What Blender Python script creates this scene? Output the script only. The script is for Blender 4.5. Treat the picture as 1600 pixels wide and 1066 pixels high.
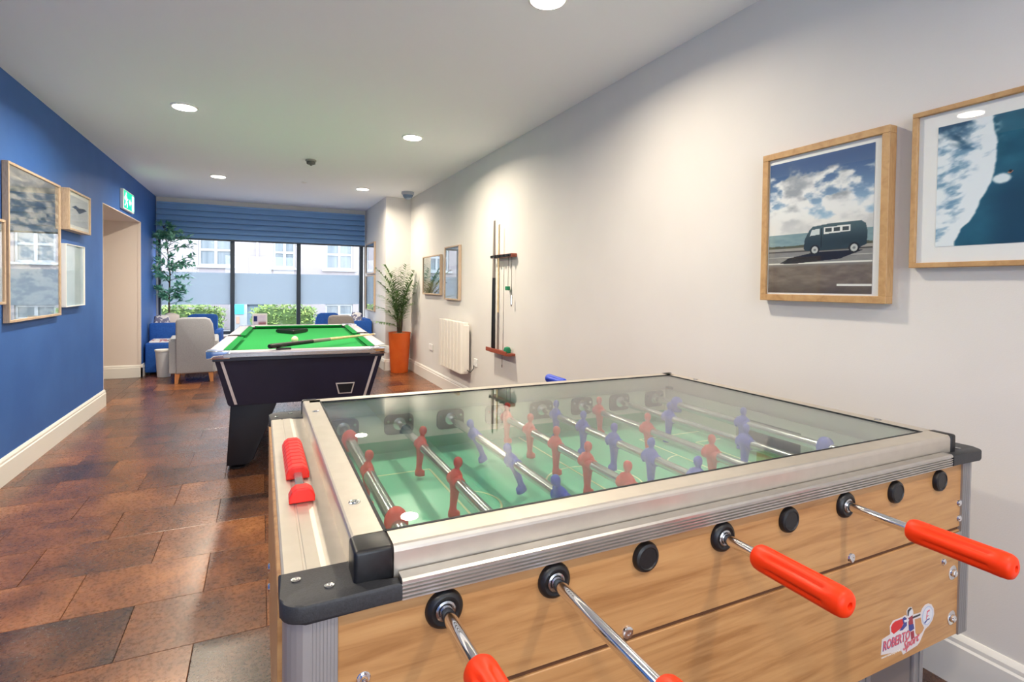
import bpy, bmesh, math, random
import numpy as np
from mathutils import Vector, Matrix
random.seed(7)
rng = np.random.default_rng(11)
PI = math.pi
COL = bpy.context.scene.collection
for o in list(bpy.data.objects):
    bpy.data.objects.remove(o)

# ------------------------------------------------------------------ camera, world, lights, exposure
SC = bpy.context.scene
yaw, pitch, roll = 0.4417, -0.0213, 0.0121
fw = Vector((math.sin(yaw)*math.cos(pitch), math.cos(yaw)*math.cos(pitch), math.sin(pitch)))
rr = Vector((math.cos(yaw), -math.sin(yaw), 0)); uu = rr.cross(fw)
r2 = rr*math.cos(roll)+uu*math.sin(roll); u2 = -rr*math.sin(roll)+uu*math.cos(roll)
cam = bpy.data.cameras.new('camera'); camo = bpy.data.objects.new('camera', cam); COL.objects.link(camo)
camo.matrix_world = Matrix(((r2.x, u2.x, -fw.x, 0), (r2.y, u2.y, -fw.y, 0), (r2.z, u2.z, -fw.z, 1.22), (0, 0, 0, 1)))
cam.sensor_width = 36; cam.lens = 828.67*36/1600; cam.shift_y = -(533-466.09)/1600
cam.clip_start = 0.02; cam.clip_end = 200
SC.camera = camo
SC.view_settings.view_transform = 'Standard'; SC.view_settings.look = 'None'
SC.view_settings.gamma = 1; SC.view_settings.use_curve_mapping = False
SC.view_settings.exposure = 0.86

W = bpy.data.worlds.new('sky'); SC.world = W; W.use_nodes = True
bg = W.node_tree.nodes['Background']; bg.inputs['Color'].default_value = (0.82, 0.91, 1.0, 1); bg.inputs['Strength'].default_value = 5.2

XL, XR, ZC, YB, YF = -1.40, 1.963, 2.485, 9.30, -3.2     # left/right wall, ceiling, window wall, wall behind the camera
LAMP_W, LAMP_COL = (23, 20, 24, 17, 13, 13, 10, 10), (1.0, 0.87, 0.68)
LIGHTS = [(-0.50, 4.47), (1.16, 4.47), (-0.46, 7.16), (1.20, 7.16), (-0.62, 2.02), (1.13, 2.06), (-0.5, -0.4), (1.13, -0.4)]
def area(name, loc, rot, sx, sy, power, col, disk=False, portal=False, spread=PI):
    l = bpy.data.lights.new(name, 'AREA'); l.shape = 'DISK' if disk else 'RECTANGLE'; l.size = sx
    if not disk: l.size_y = sy
    l.energy = power; l.color = col; l.spread = spread
    o = bpy.data.objects.new(name, l); o.location = loc; o.rotation_euler = rot; COL.objects.link(o)
    if portal: l.cycles.is_portal = True
    return o
for i, (x, y) in enumerate(LIGHTS):
    area('downlight_lamp', (x, y, ZC-0.016), (0, 0, 0), 0.14, 0.14, LAMP_W[i], LAMP_COL, disk=True, spread=2.8)
area('window_portal', (0.1, YB+0.05, 1.15), (-PI/2, 0, 0), 3.0, 1.6, 1, (1, 1, 1), portal=True)
area('added_window_portal', (-0.02, YF-0.1, 1.45), (PI/2, 0, 0), 2.4, 1.65, 1, (1, 1, 1), portal=True)  # samples sky light through the added opening behind the camera

# ------------------------------------------------------------------ helpers
ORG = {}
def s2l(c):
    return tuple((v/12.92 if v <= 0.04045 else ((v+0.055)/1.055)**2.4) for v in c)
def rgb(r, g, b):
    return s2l((r/255, g/255, b/255))+(1,)
def tag(o, label=None, cat=None, group=None, kind=None):
    if label: o['label'] = label
    if cat: o['category'] = cat
    if group: o['group'] = group
    if kind: o['kind'] = kind
    return o
def thing(name, loc, label, cat, group=None):
    o = bpy.data.objects.new(name, None); o.location = loc; o.empty_display_size = 0.05; COL.objects.link(o)
    ORG[o] = Vector(loc)
    return tag(o, label, cat, group)
def obj(name, bm, mat, parent=None, smooth=False, label=None, cat=None, group=None, kind=None, origin=None):
    """bm holds world coordinates; linked as ONE mesh object with a sensible origin"""
    if parent is not None:
        org = ORG[parent]
    else:
        vs = [v.co for v in bm.verts]
        org = Vector(origin) if origin is not None else Vector((sum(v.x for v in vs)/len(vs), sum(v.y for v in vs)/len(vs), min(v.z for v in vs)))
    bmesh.ops.translate(bm, verts=bm.verts, vec=-org)
    bmesh.ops.recalc_face_normals(bm, faces=bm.faces)
    me = bpy.data.meshes.new(name); bm.to_mesh(me); bm.free()
    o = bpy.data.objects.new(name, me); COL.objects.link(o)
    if isinstance(mat, (list, tuple)):
        for m in mat: me.materials.append(m)
    elif mat: me.materials.append(mat)
    if parent is not None: o.parent = parent
    else: o.location = org
    ORG[o] = org
    if smooth:
        me.shade_smooth()
        if smooth != 'all':
            me.set_sharp_from_angle(angle=math.radians(38))
    return tag(o, label, cat, group, kind)
def BM(): return bmesh.new()
def box(bm, x0, x1, y0, y1, z0, z1, bev=0, seg=1, mi=0):
    vs = [bm.verts.new((x, y, z)) for z in (z0, z1) for y in (y0, y1) for x in (x0, x1)]
    fs = [bm.faces.new([vs[i] for i in f]) for f in ((0, 2, 3, 1), (4, 5, 7, 6), (0, 1, 5, 4), (2, 6, 7, 3), (0, 4, 6, 2), (1, 3, 7, 5))]
    for f in fs: f.material_index = mi
    if bev:
        es = list({e for f in fs for e in f.edges})
        bmesh.ops.bevel(bm, geom=es, offset=bev, segments=seg, affect='EDGES', profile=0.5)
    return bm
def prism(bm, pts, vec, bev=0, seg=1):
    """pts: closed planar polygon, extruded along vec"""
    a = [bm.verts.new(p) for p in pts]; vec = Vector(vec); b = [bm.verts.new(Vector(p)+vec) for p in pts]
    n = len(pts); fs = [bm.faces.new(a), bm.faces.new(b[::-1])]
    for i in range(n): fs.append(bm.faces.new((a[i], b[i], b[(i+1) % n], a[(i+1) % n])))
    if bev:
        es = list({e for f in fs[:2] for e in f.edges})
        bmesh.ops.bevel(bm, geom=es, offset=bev, segments=seg, affect='EDGES', profile=0.5)
    return bm
def frame_of(d):
    d = Vector(d).normalized()
    a = Vector((0, 0, 1)) if abs(d.z) < 0.95 else Vector((1, 0, 0))
    u = d.cross(a).normalized(); return d, u, d.cross(u).normalized()
def lathe(bm, prof, c, d=(0, 0, 1), seg=20, sc=(1, 1)):
    """prof: list of (radius, distance along d from c); ends closed when radius 0 or by caps"""
    d, u, v = frame_of(d); c = Vector(c); rings = []
    for r, h in prof:
        if r <= 1e-6: rings.append([bm.verts.new(c+d*h)])
        else: rings.append([bm.verts.new(c+d*h+(u*math.cos(t)*sc[0]+v*math.sin(t)*sc[1])*r) for t in [2*PI*k/seg for k in range(seg)]])
    for A, B in zip(rings, rings[1:]):
        for k in range(seg):
            k2 = (k+1) % seg
            if len(A) == 1 and len(B) == 1: continue
            if len(A) == 1: bm.faces.new((A[0], B[k], B[k2]))
            elif len(B) == 1: bm.faces.new((A[k], A[k2], B[0]))
            else: bm.faces.new((A[k], A[k2], B[k2], B[k]))
    if len(rings[0]) > 1: bm.faces.new(rings[0][::-1])
    if len(rings[-1]) > 1: bm.faces.new(rings[-1])
    return bm
def cyl(bm, p0, p1, r, seg=16, r1=None):
    p0, p1 = Vector(p0), Vector(p1); L = (p1-p0).length
    return lathe(bm, [(r, 0), (r if r1 is None else r1, L)], p0, p1-p0, seg)
def tube(bm, pts, rad, seg=8):
    """smooth tube through points; rad a number or a list"""
    pts = [Vector(p) for p in pts]; n = len(pts); rs = rad if isinstance(rad, (list, tuple)) else [rad]*n
    rings = []; up = None
    for i, p in enumerate(pts):
        t = (pts[min(i+1, n-1)]-pts[max(i-1, 0)]).normalized()
        if up is None: _, up, _ = frame_of(t)
        up = (up-t*up.dot(t)).normalized(); v = t.cross(up)
        rings.append([bm.verts.new(p+(up*math.cos(2*PI*k/seg)+v*math.sin(2*PI*k/seg))*rs[i]) for k in range(seg)])
    for A, B in zip(rings, rings[1:]):
        for k in range(seg): bm.faces.new((A[k], A[(k+1) % seg], B[(k+1) % seg], B[k]))
    bm.faces.new(rings[0][::-1]); bm.faces.new(rings[-1])
    return bm
def loft(bm, rings, seg=16, power=2.0, M=Matrix()):
    """rings: (cx, cy, z, rx, ry) ellipses / superellipses stacked along z"""
    R = []
    for cx, cy, z, rx, ry in rings:
        row = []
        for k in range(seg):
            t = 2*PI*k/seg; c, s = math.cos(t), math.sin(t)
            c = math.copysign(abs(c)**(2/power), c); s = math.copysign(abs(s)**(2/power), s)
            row.append(bm.verts.new(M @ Vector((cx+rx*c, cy+ry*s, z))))
        R.append(row)
    for A, B in zip(R, R[1:]):
        for k in range(seg): bm.faces.new((A[k], A[(k+1) % seg], B[(k+1) % seg], B[k]))
    bm.faces.new(R[0][::-1]); bm.faces.new(R[-1])
    return bm
def dup(o, parent=None, loc=None, **kw):
    c = o.copy(); COL.objects.link(c)
    if parent is not None: c.parent = parent; c.matrix_parent_inverse = Matrix()
    if loc is not None: c.location = loc
    ORG[c] = ORG.get(o)
    for ch in [x for x in bpy.data.objects if x.parent == o]: dup(ch, c)
    if kw: tag(c, **kw)
    return c

# ------------------------------------------------------------------ materials
def mat(name, col, rough=0.5, metal=0.0, spec=0.5, coat=0.0, emit=None, es=0.0, trans=0.0):
    m = bpy.data.materials.new(name); m.use_nodes = True; b = m.node_tree.nodes['Principled BSDF']
    b.inputs['Base Color'].default_value = col; b.inputs['Roughness'].default_value = rough; b.inputs['Metallic'].default_value = metal
    b.inputs['Specular IOR Level'].default_value = spec; b.inputs['Coat Weight'].default_value = coat
    b.inputs['Transmission Weight'].default_value = trans
    if emit: b.inputs['Emission Color'].default_value = emit; b.inputs['Emission Strength'].default_value = es
    return m
def N(m, t, **kw):
    n = m.node_tree.nodes.new(t)
    for k, v in kw.items():
        if k in n.inputs: n.inputs[k].default_value = v
        else: setattr(n, k, v)
    return n
def L(m, a, ao, b, bi): m.node_tree.links.new(a.outputs[ao], b.inputs[bi])
def noisy(name, c1, c2, scale=(5, 5, 5), detail=4, rough=0.5, bump=0.0, bscale=None, lo=0.35, hi=0.65, coord='Object', dist=0.0, mid=None, **kw):
    m = mat(name, c1, rough, **kw); b = m.node_tree.nodes['Principled BSDF']
    tc = N(m, 'ShaderNodeTexCoord'); mp = N(m, 'ShaderNodeMapping'); mp.inputs['Scale'].default_value = scale
    L(m, tc, coord, mp, 'Vector')
    nz = N(m, 'ShaderNodeTexNoise', Scale=1.0, Detail=detail, Distortion=dist); L(m, mp, 'Vector', nz, 'Vector')
    cr = N(m, 'ShaderNodeValToRGB'); cr.color_ramp.elements[0].position = lo; cr.color_ramp.elements[1].position = hi
    cr.color_ramp.elements[0].color = c1; cr.color_ramp.elements[1].color = c2
    if mid: e = cr.color_ramp.elements.new((lo+hi)/2); e.color = mid
    L(m, nz, 'Fac', cr, 'Fac'); L(m, cr, 'Color', b, 'Base Color')
    if bump:
        n2 = N(m, 'ShaderNodeTexNoise', Scale=bscale or 60.0, Detail=3.0); L(m, tc, coord, n2, 'Vector')
        bp = N(m, 'ShaderNodeBump', Strength=bump, Distance=0.002); L(m, n2, 'Fac', bp, 'Height'); L(m, bp, 'Normal', b, 'Normal')
    return m
def glassmat(name, tint, k, base=0.0, ior=1.5, groug=0.0):
    """thin pane: Schlick reflectance from either side, the rest passes straight through"""
    m = bpy.data.materials.new(name); m.use_nodes = True; nt = m.node_tree; nt.nodes.remove(nt.nodes['Principled BSDF'])
    out = nt.nodes['Material Output']; tr = N(m, 'ShaderNodeBsdfTransparent', Color=tint); gl = N(m, 'ShaderNodeBsdfGlossy', Roughness=groug)
    ge = N(m, 'ShaderNodeNewGeometry'); dt = N(m, 'ShaderNodeVectorMath', operation='DOT_PRODUCT'); L(m, ge, 'Incoming', dt, 0); L(m, ge, 'Normal', dt, 1)
    ab = N(m, 'ShaderNodeMath', operation='ABSOLUTE'); L(m, dt, 'Value', ab, 0)
    om = N(m, 'ShaderNodeMath', operation='SUBTRACT'); om.inputs[0].default_value = 1.0; om.use_clamp = True; L(m, ab, 'Value', om, 1)
    pw = N(m, 'ShaderNodeMath', operation='POWER'); pw.inputs[1].default_value = 5.0; L(m, om, 'Value', pw, 0)
    f0 = ((ior-1)/(ior+1))**2
    mu = N(m, 'ShaderNodeMath', operation='MULTIPLY_ADD'); mu.use_clamp = True
    mu.inputs[1].default_value = (1-f0)*k; mu.inputs[2].default_value = f0*k+base; L(m, pw, 'Value', mu, 0)
    mx = N(m, 'ShaderNodeMixShader'); L(m, mu, 'Value', mx, 0); L(m, tr, 0, mx, 1); L(m, gl, 0, mx, 2); L(m, mx, 0, out, 'Surface')
    return m
def vcolmat(name, rough=0.5, spec=0.3):
    m = mat(name, (1, 1, 1, 1), rough, spec=spec); a = N(m, 'ShaderNodeVertexColor'); a.layer_name = 'print'
    L(m, a, 'Color', m.node_tree.nodes['Principled BSDF'], 'Base Color'); return m

M = {}
M['wall'] = noisy('warm_white_plaster', rgb(218, 215, 212), rgb(222, 219, 216), (2, 2, 2), rough=0.75, bump=0.15, bscale=220, spec=0.25)
M['ceil'] = mat('ceiling_white', rgb(246, 249, 255), 0.8, spec=0.2)
M['blue'] = noisy('blue_wall_paint', rgb(52, 96, 168), rgb(59, 104, 176), (3, 3, 3), rough=0.55, bump=0.35, bscale=160, spec=0.35)
M['trim'] = mat('white_gloss_paint', rgb(236, 234, 228), 0.3)
M['corr'] = mat('corridor_white', rgb(226, 214, 206), 0.7, spec=0.2)
M['winframe'] = mat('anthracite_window_frame', rgb(34, 46, 60), 0.35)
M['blind'] = noisy('blue_blind_fabric', rgb(118, 160, 208), rgb(126, 168, 216), (2, 2, 60), rough=0.38, spec=0.5)
M['alu'] = noisy('anodised_aluminium', rgb(196, 192, 186), rgb(204, 200, 194), (30, 30, 30), rough=0.34, metal=0.85)
M['aluw'] = noisy('champagne_aluminium', rgb(206, 198, 186), rgb(211, 203, 191), (30, 30, 30), rough=0.42, metal=0.78)
M['alupost'] = mat('grey_aluminium_post', rgb(170, 168, 168), 0.42, metal=0.6)
M['chrome'] = mat('chrome', (0.85, 0.85, 0.87, 1), 0.07, metal=1.0)
M['steel'] = mat('brushed_steel', (0.5, 0.5, 0.5, 1), 0.22, metal=1.0)
M['tube'] = mat('grey_steel_tube', (0.55, 0.55, 0.56, 1), 0.22, metal=0.9)
M['black'] = noisy('black_plastic', rgb(22, 22, 24), rgb(28, 28, 31), (200, 200, 200), rough=0.4)
M['blackm'] = noisy('matt_black_plastic', rgb(44, 45, 48), rgb(52, 53, 57), (300, 300, 300), rough=0.55, bump=0.2, bscale=400)
M['orange'] = mat('orange_red_grip', rgb(244, 58, 12), 0.45, spec=0.3)
M['redp'] = mat('red_figure_plastic', rgb(222, 52, 44), 0.42)
M['bluep'] = mat('blue_figure_plastic', rgb(40, 72, 196), 0.42)
M['redbead'] = mat('red_bead_plastic', rgb(240, 44, 34), 0.35)
M['field'] = noisy('green_playfield', rgb(112, 196, 158), rgb(126, 204, 168), (6, 6, 6), rough=0.25)
M['fieldside'] = mat('green_side_band', rgb(52, 156, 112), 0.3)
M['line'] = mat('pale_field_line', rgb(226, 232, 180), 0.4)
M['innerwall'] = mat('inner_wall_cream', rgb(214, 212, 196), 0.35)
M['baize'] = noisy('green_baize', rgb(38, 142, 72), rgb(45, 150, 79), (90, 90, 90), rough=0.9, spec=0.1, bump=0.2, bscale=500)
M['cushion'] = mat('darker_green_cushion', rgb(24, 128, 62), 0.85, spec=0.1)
M['cab'] = noisy('black_blue_laminate', rgb(22, 25, 46), rgb(28, 31, 54), (4, 4, 4), rough=0.33, spec=0.5)
M['rail'] = mat('silver_grey_rail', rgb(196, 190, 196), 0.35, metal=0.3)
M['strip'] = mat('satin_silver_strip', rgb(214, 208, 206), 0.4, metal=0.25)
M['legm'] = mat('black_leg_laminate', rgb(18, 18, 24), 0.4)
M['oak'] = None
def wood(name, c1, c2, c3, scale, rough=0.45, rings=6.0, coat=0.0, axis='Y'):
    m = mat(name, c1, rough, coat=coat); b = m.node_tree.nodes['Principled BSDF']
    tc = N(m, 'ShaderNodeTexCoord'); mp = N(m, 'ShaderNodeMapping'); mp.inputs['Scale'].default_value = scale; L(m, tc, 'Object', mp, 'Vector')
    n1 = N(m, 'ShaderNodeTexNoise', Scale=rings, Detail=5.0, Roughness=0.6, Distortion=0.6); L(m, mp, 'Vector', n1, 'Vector')
    cr = N(m, 'ShaderNodeValToRGB'); e = cr.color_ramp.elements
    e[0].position = 0.3; e[0].color = c2; e[1].position = 0.72; e[1].color = c3; k = cr.color_ramp.elements.new(0.5); k.color = c1
    L(m, n1, 'Fac', cr, 'Fac'); L(m, cr, 'Color', b, 'Base Color'); return m
M['oak'] = wood('oak_frame', rgb(190, 150, 102), rgb(172, 132, 86), rgb(200, 162, 114), (30, 4, 4), 0.5)
M['oakv'] = wood('oak_frame_pale', rgb(192, 168, 144), rgb(174, 150, 126), rgb(202, 180, 156), (30, 4, 4), 0.5)
M['panel'] = wood('oak_laminate_panel', rgb(186, 138, 88), rgb(160, 112, 66), rgb(198, 152, 100), (1.6, 20, 22), 0.42, 2.2)
M['rackwood'] = wood('red_rack_wood', rgb(150, 70, 48), rgb(120, 50, 34), rgb(170, 86, 60), (4, 20, 20), 0.35)
M['legwood'] = wood('beech_leg', rgb(206, 138, 84), rgb(190, 120, 70), rgb(216, 152, 98), (20, 20, 3), 0.45)
M['groove'] = mat('dark_groove', rgb(92, 56, 30), 0.7)
M['greyf'] = noisy('grey_upholstery', rgb(160, 162, 168), rgb(170, 172, 178), (120, 120, 120), rough=0.9, spec=0.15, bump=0.3, bscale=600)
M['greyd'] = noisy('dark_grey_upholstery', rgb(126, 122, 122), rgb(138, 133, 132), (120, 120, 120), rough=0.9, spec=0.15)
M['bluef'] = noisy('blue_upholstery', rgb(28, 78, 158), rgb(34, 88, 170), (60, 60, 60), rough=0.7, spec=0.3)
M['cushA'] = noisy('patterned_grey_cushion', rgb(226, 224, 226), rgb(120, 122, 150), (22, 22, 22), detail=1, rough=0.9, lo=0.5, hi=0.56)
M['binm'] = mat('grey_plastic_bin', rgb(206, 210, 218), 0.35)
M['dark'] = mat('dark_void', rgb(12, 16, 24), 0.6)
M['pot'] = noisy('orange_planter', rgb(226, 98, 34), rgb(232, 108, 42), (8, 8, 8), rough=0.45)
M['soil'] = noisy('pale_gravel', rgb(214, 190, 160), rgb(150, 124, 96), (120, 120, 120), rough=0.9)
M['palm'] = noisy('palm_green', rgb(88, 124, 72), rgb(138, 168, 110), (14, 14, 14), rough=0.5)
M['stem'] = noisy('dark_stem', rgb(62, 52, 40), rgb(84, 70, 50), (40, 40, 40), rough=0.7)
M['ficus'] = noisy('ficus_green', rgb(50, 140, 118), rgb(160, 216, 192), (9, 9, 9), rough=0.4)
M['rad'] = mat('white_radiator_enamel', rgb(238, 232, 222), 0.35)
M['white'] = mat('white_plastic', rgb(236, 236, 234), 0.4)
M['lampglow'] = mat('lamp_diffuser', (1, 1, 1, 1), 0.5, emit=(1.0, 0.93, 0.80, 1), es=9.0)
M['mount'] = mat('white_mount_card', rgb(240, 238, 236), 0.6)
M['cuewood'] = wood('cue_ash', rgb(222, 196, 146), rgb(206, 178, 128), rgb(232, 208, 162), (4, 4, 4), 0.3)
M['cuegrey'] = mat('grey_cue_shaft', rgb(140, 130, 122), 0.3)
M['green'] = mat('green_chalk', rgb(20, 124, 84), 0.7)
M['pglass'] = glassmat('picture_glass', (0.98, 0.99, 0.99, 1), 0.6)
M['pglassr'] = glassmat('picture_glass_shiny', (0.98, 0.99, 0.99, 1), 1.4, 0.16)
M['tglass'] = glassmat('tabletop_glass', (0.94, 0.975, 0.965, 1), 1.1, 0.02)
M['wglass'] = glassmat('window_glass', (0.98, 0.99, 1, 1), 0.7)
M['print'] = vcolmat('printed_picture', 0.55)
M['sticker'] = vcolmat('sticker_print', 0.35)
def film_mat():
    m = bpy.data.materials.new('frosted_window_film'); m.use_nodes = True; nt = m.node_tree; nt.nodes.remove(nt.nodes['Principled BSDF'])
    tl = N(m, 'ShaderNodeBsdfTranslucent', Color=(0.44, 0.475, 0.51, 1)); df = N(m, 'ShaderNodeBsdfDiffuse', Color=(0.6, 0.7, 0.8, 1)); tr = N(m, 'ShaderNodeBsdfTransparent', Color=(0.7, 0.78, 0.85, 1))
    a = N(m, 'ShaderNodeMixShader', Fac=0.3); L(m, tl, 0, a, 1); L(m, df, 0, a, 2)
    b = N(m, 'ShaderNodeMixShader', Fac=0.18); L(m, a, 0, b, 1); L(m, tr, 0, b, 2); L(m, b, 0, nt.nodes['Material Output'], 'Surface'); return m
M['film'] = film_mat()
def tile_mat():
    m = mat('rust_tile', rgb(150, 84, 50), 0.3, spec=0.75); b = m.node_tree.nodes['Principled BSDF']
    tc = N(m, 'ShaderNodeTexCoord'); oi = N(m, 'ShaderNodeObjectInfo'); geo = N(m, 'ShaderNodeNewGeometry')
    ml = N(m, 'ShaderNodeVectorMath', operation='SCALE'); ml.inputs[0].default_value = (37, 91, 13); L(m, oi, 'Random', ml, 'Scale')
    ad = N(m, 'ShaderNodeVectorMath', operation='ADD'); L(m, geo, 'Position', ad, 0); L(m, ml, 'Vector', ad, 1)
    n1 = N(m, 'ShaderNodeTexNoise', Scale=3.4, Detail=8.0, Roughness=0.70, Distortion=0.3); L(m, ad, 'Vector', n1, 'Vector')
    n2 = N(m, 'ShaderNodeTexNoise', Scale=75.0, Detail=5.0, Roughness=0.75); L(m, ad, 'Vector', n2, 'Vector')
    o1 = N(m, 'ShaderNodeMath', operation='MULTIPLY_ADD'); o1.inputs[1].default_value = 0.30; o1.inputs[2].default_value = -0.15; L(m, oi, 'Random', o1, 0)
    s1 = N(m, 'ShaderNodeMath', operation='ADD'); L(m, n1, 'Fac', s1, 0); L(m, o1, 'Value', s1, 1)
    n2s = N(m, 'ShaderNodeMath', operation='MULTIPLY_ADD'); n2s.inputs[1].default_value = 0.55; n2s.inputs[2].default_value = -0.285; L(m, n2, 'Fac', n2s, 0)
    s2 = N(m, 'ShaderNodeMath', operation='ADD'); L(m, s1, 'Value', s2, 0); L(m, n2s, 'Value', s2, 1)
    cr = N(m, 'ShaderNodeValToRGB'); e = cr.color_ramp.elements
    e[0].position = 0.26; e[0].color = rgb(58, 42, 38); e[1].position = 0.80; e[1].color = rgb(160, 106, 66)
    for p, c in ((0.38, rgb(78, 50, 38)), (0.5, rgb(102, 64, 42)), (0.64, rgb(128, 79, 46))): k = e.new(p); k.color = c
    L(m, s2, 'Value', cr, 'Fac'); L(m, cr, 'Color', b, 'Base Color')
    rm = N(m, 'ShaderNodeMapRange'); rm.inputs['To Min'].default_value = 0.20; rm.inputs['To Max'].default_value = 0.36; L(m, n2, 'Fac', rm, 'Value'); L(m, rm, 'Result', b, 'Roughness')
    bp = N(m, 'ShaderNodeBump', Strength=0.07, Distance=0.0015); L(m, n2, 'Fac', bp, 'Height'); L(m, bp, 'Normal', b, 'Normal')
    return m
M['tile'] = tile_mat()
M['grout'] = mat('dark_grout', rgb(70, 48, 38), 0.8)
M['facade'] = noisy('pale_pink_render', rgb(128, 121, 122), rgb(133, 126, 128), (1, 1, 1), rough=0.9, spec=0.1)
M['facade2'] = mat('pale_blue_render', rgb(214, 228, 240), 0.9, spec=0.1)
M['upvc'] = mat('white_upvc', rgb(150, 152, 154), 0.4)
M['farglass'] = noisy('curtained_far_glass', rgb(80, 88, 94), rgb(104, 110, 114), (9, 9, 0.6), rough=0.2)
M['hedge'] = noisy('hedge_green', rgb(54, 86, 32), rgb(128, 146, 70), (7, 7, 7), detail=5, rough=0.6)
M['ground'] = noisy('pale_paving', rgb(128, 128, 130), rgb(140, 139, 139), (2, 2, 2), rough=0.8)
M['turq'] = mat('turquoise_board', rgb(60, 196, 210), 0.5)
M['exitgreen'] = mat('exit_sign_green', rgb(0, 160, 120), 0.4, emit=rgb(0, 190, 140), es=0.9)
M['exitwhite'] = mat('exit_sign_white', rgb(230, 255, 245), 0.4, emit=rgb(215, 255, 240), es=1.0)
M['dome'] = mat('smoky_dome', rgb(120, 140, 165), 0.12)

# ------------------------------------------------------------------ numpy picture painting
def vnoise(u, v, sx, sy, seed=0):
    r = np.random.default_rng(seed); n = 64; g = r.random((n, n)); x = u*sx; y = v*sy
    xi = np.floor(x).astype(int); yi = np.floor(y).astype(int); fx = x-xi; fy = y-yi; fx = fx*fx*(3-2*fx); fy = fy*fy*(3-2*fy)
    G = lambda a, b: g[a % n, b % n]
    return (G(xi, yi)*(1-fx)+G(xi+1, yi)*fx)*(1-fy)+(G(xi, yi+1)*(1-fx)+G(xi+1, yi+1)*fx)*fy
def fbm(u, v, sx, sy, seed=0, oct=5):
    s = 0; a = 0.5; t = 0
    for k in range(oct): s = s+a*vnoise(u, v, sx*2**k, sy*2**k, seed+k); t += a; a *= 0.5
    return s/t
def mixc(a, b, t):
    t = np.clip(t, 0, 1)[..., None]; return np.asarray(a, float)*(1-t)+np.asarray(b, float)*t
def smooth(a, b, x): t = np.clip((x-a)/(b-a), 0, 1); return t*t*(3-2*t)
def inpoly(u, v, P):
    c = np.zeros(u.shape, bool); n = len(P)
    for i in range(n):
        x0, y0 = P[i]; x1, y1 = P[(i+1) % n]
        if y0 == y1: continue
        c ^= ((y0 > v) != (y1 > v)) & (u < (x1-x0)*(v-y0)/(y1-y0)+x0)
    return c
def print_mesh(name, fn, O, U, V, nu, nv, m, parent, thick=None, label=None):
    """flat print: a grid in the plane O + u*U + v*V with its colours in a colour attribute"""
    O, U, V = Vector(O), Vector(U), Vector(V)
    u, v = np.meshgrid(np.linspace(0, 1, nu), np.linspace(0, 1, nv), indexing='ij')
    col = np.clip(fn(u, v), 0, 1); col = np.where(col <= 0.04045, col/12.92, ((col+0.055)/1.055)**2.4)
    org = ORG[parent]; P = np.array(O-org)+u.reshape(-1, 1)*np.array(U)+v.reshape(-1, 1)*np.array(V)
    idx = np.arange(nu*nv).reshape(nu, nv)
    F = np.stack([idx[:-1, :-1], idx[1:, :-1], idx[1:, 1:], idx[:-1, 1:]], -1).reshape(-1, 4)
    me = bpy.data.meshes.new(name); me.from_pydata(P.tolist(), [], F.tolist()); me.update()
    ca = me.color_attributes.new('print', 'FLOAT_COLOR', 'POINT')
    ca.data.foreach_set('color', np.concatenate([col.reshape(-1, 3), np.ones((nu*nv, 1))], 1).astype(np.float32).ravel())
    me.materials.append(m); o = bpy.data.objects.new(name, me); COL.objects.link(o); o.parent = parent; ORG[o] = org
    if label: o['label'] = label
    return o
def c8(*a): return np.array(a)/255.0

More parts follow.
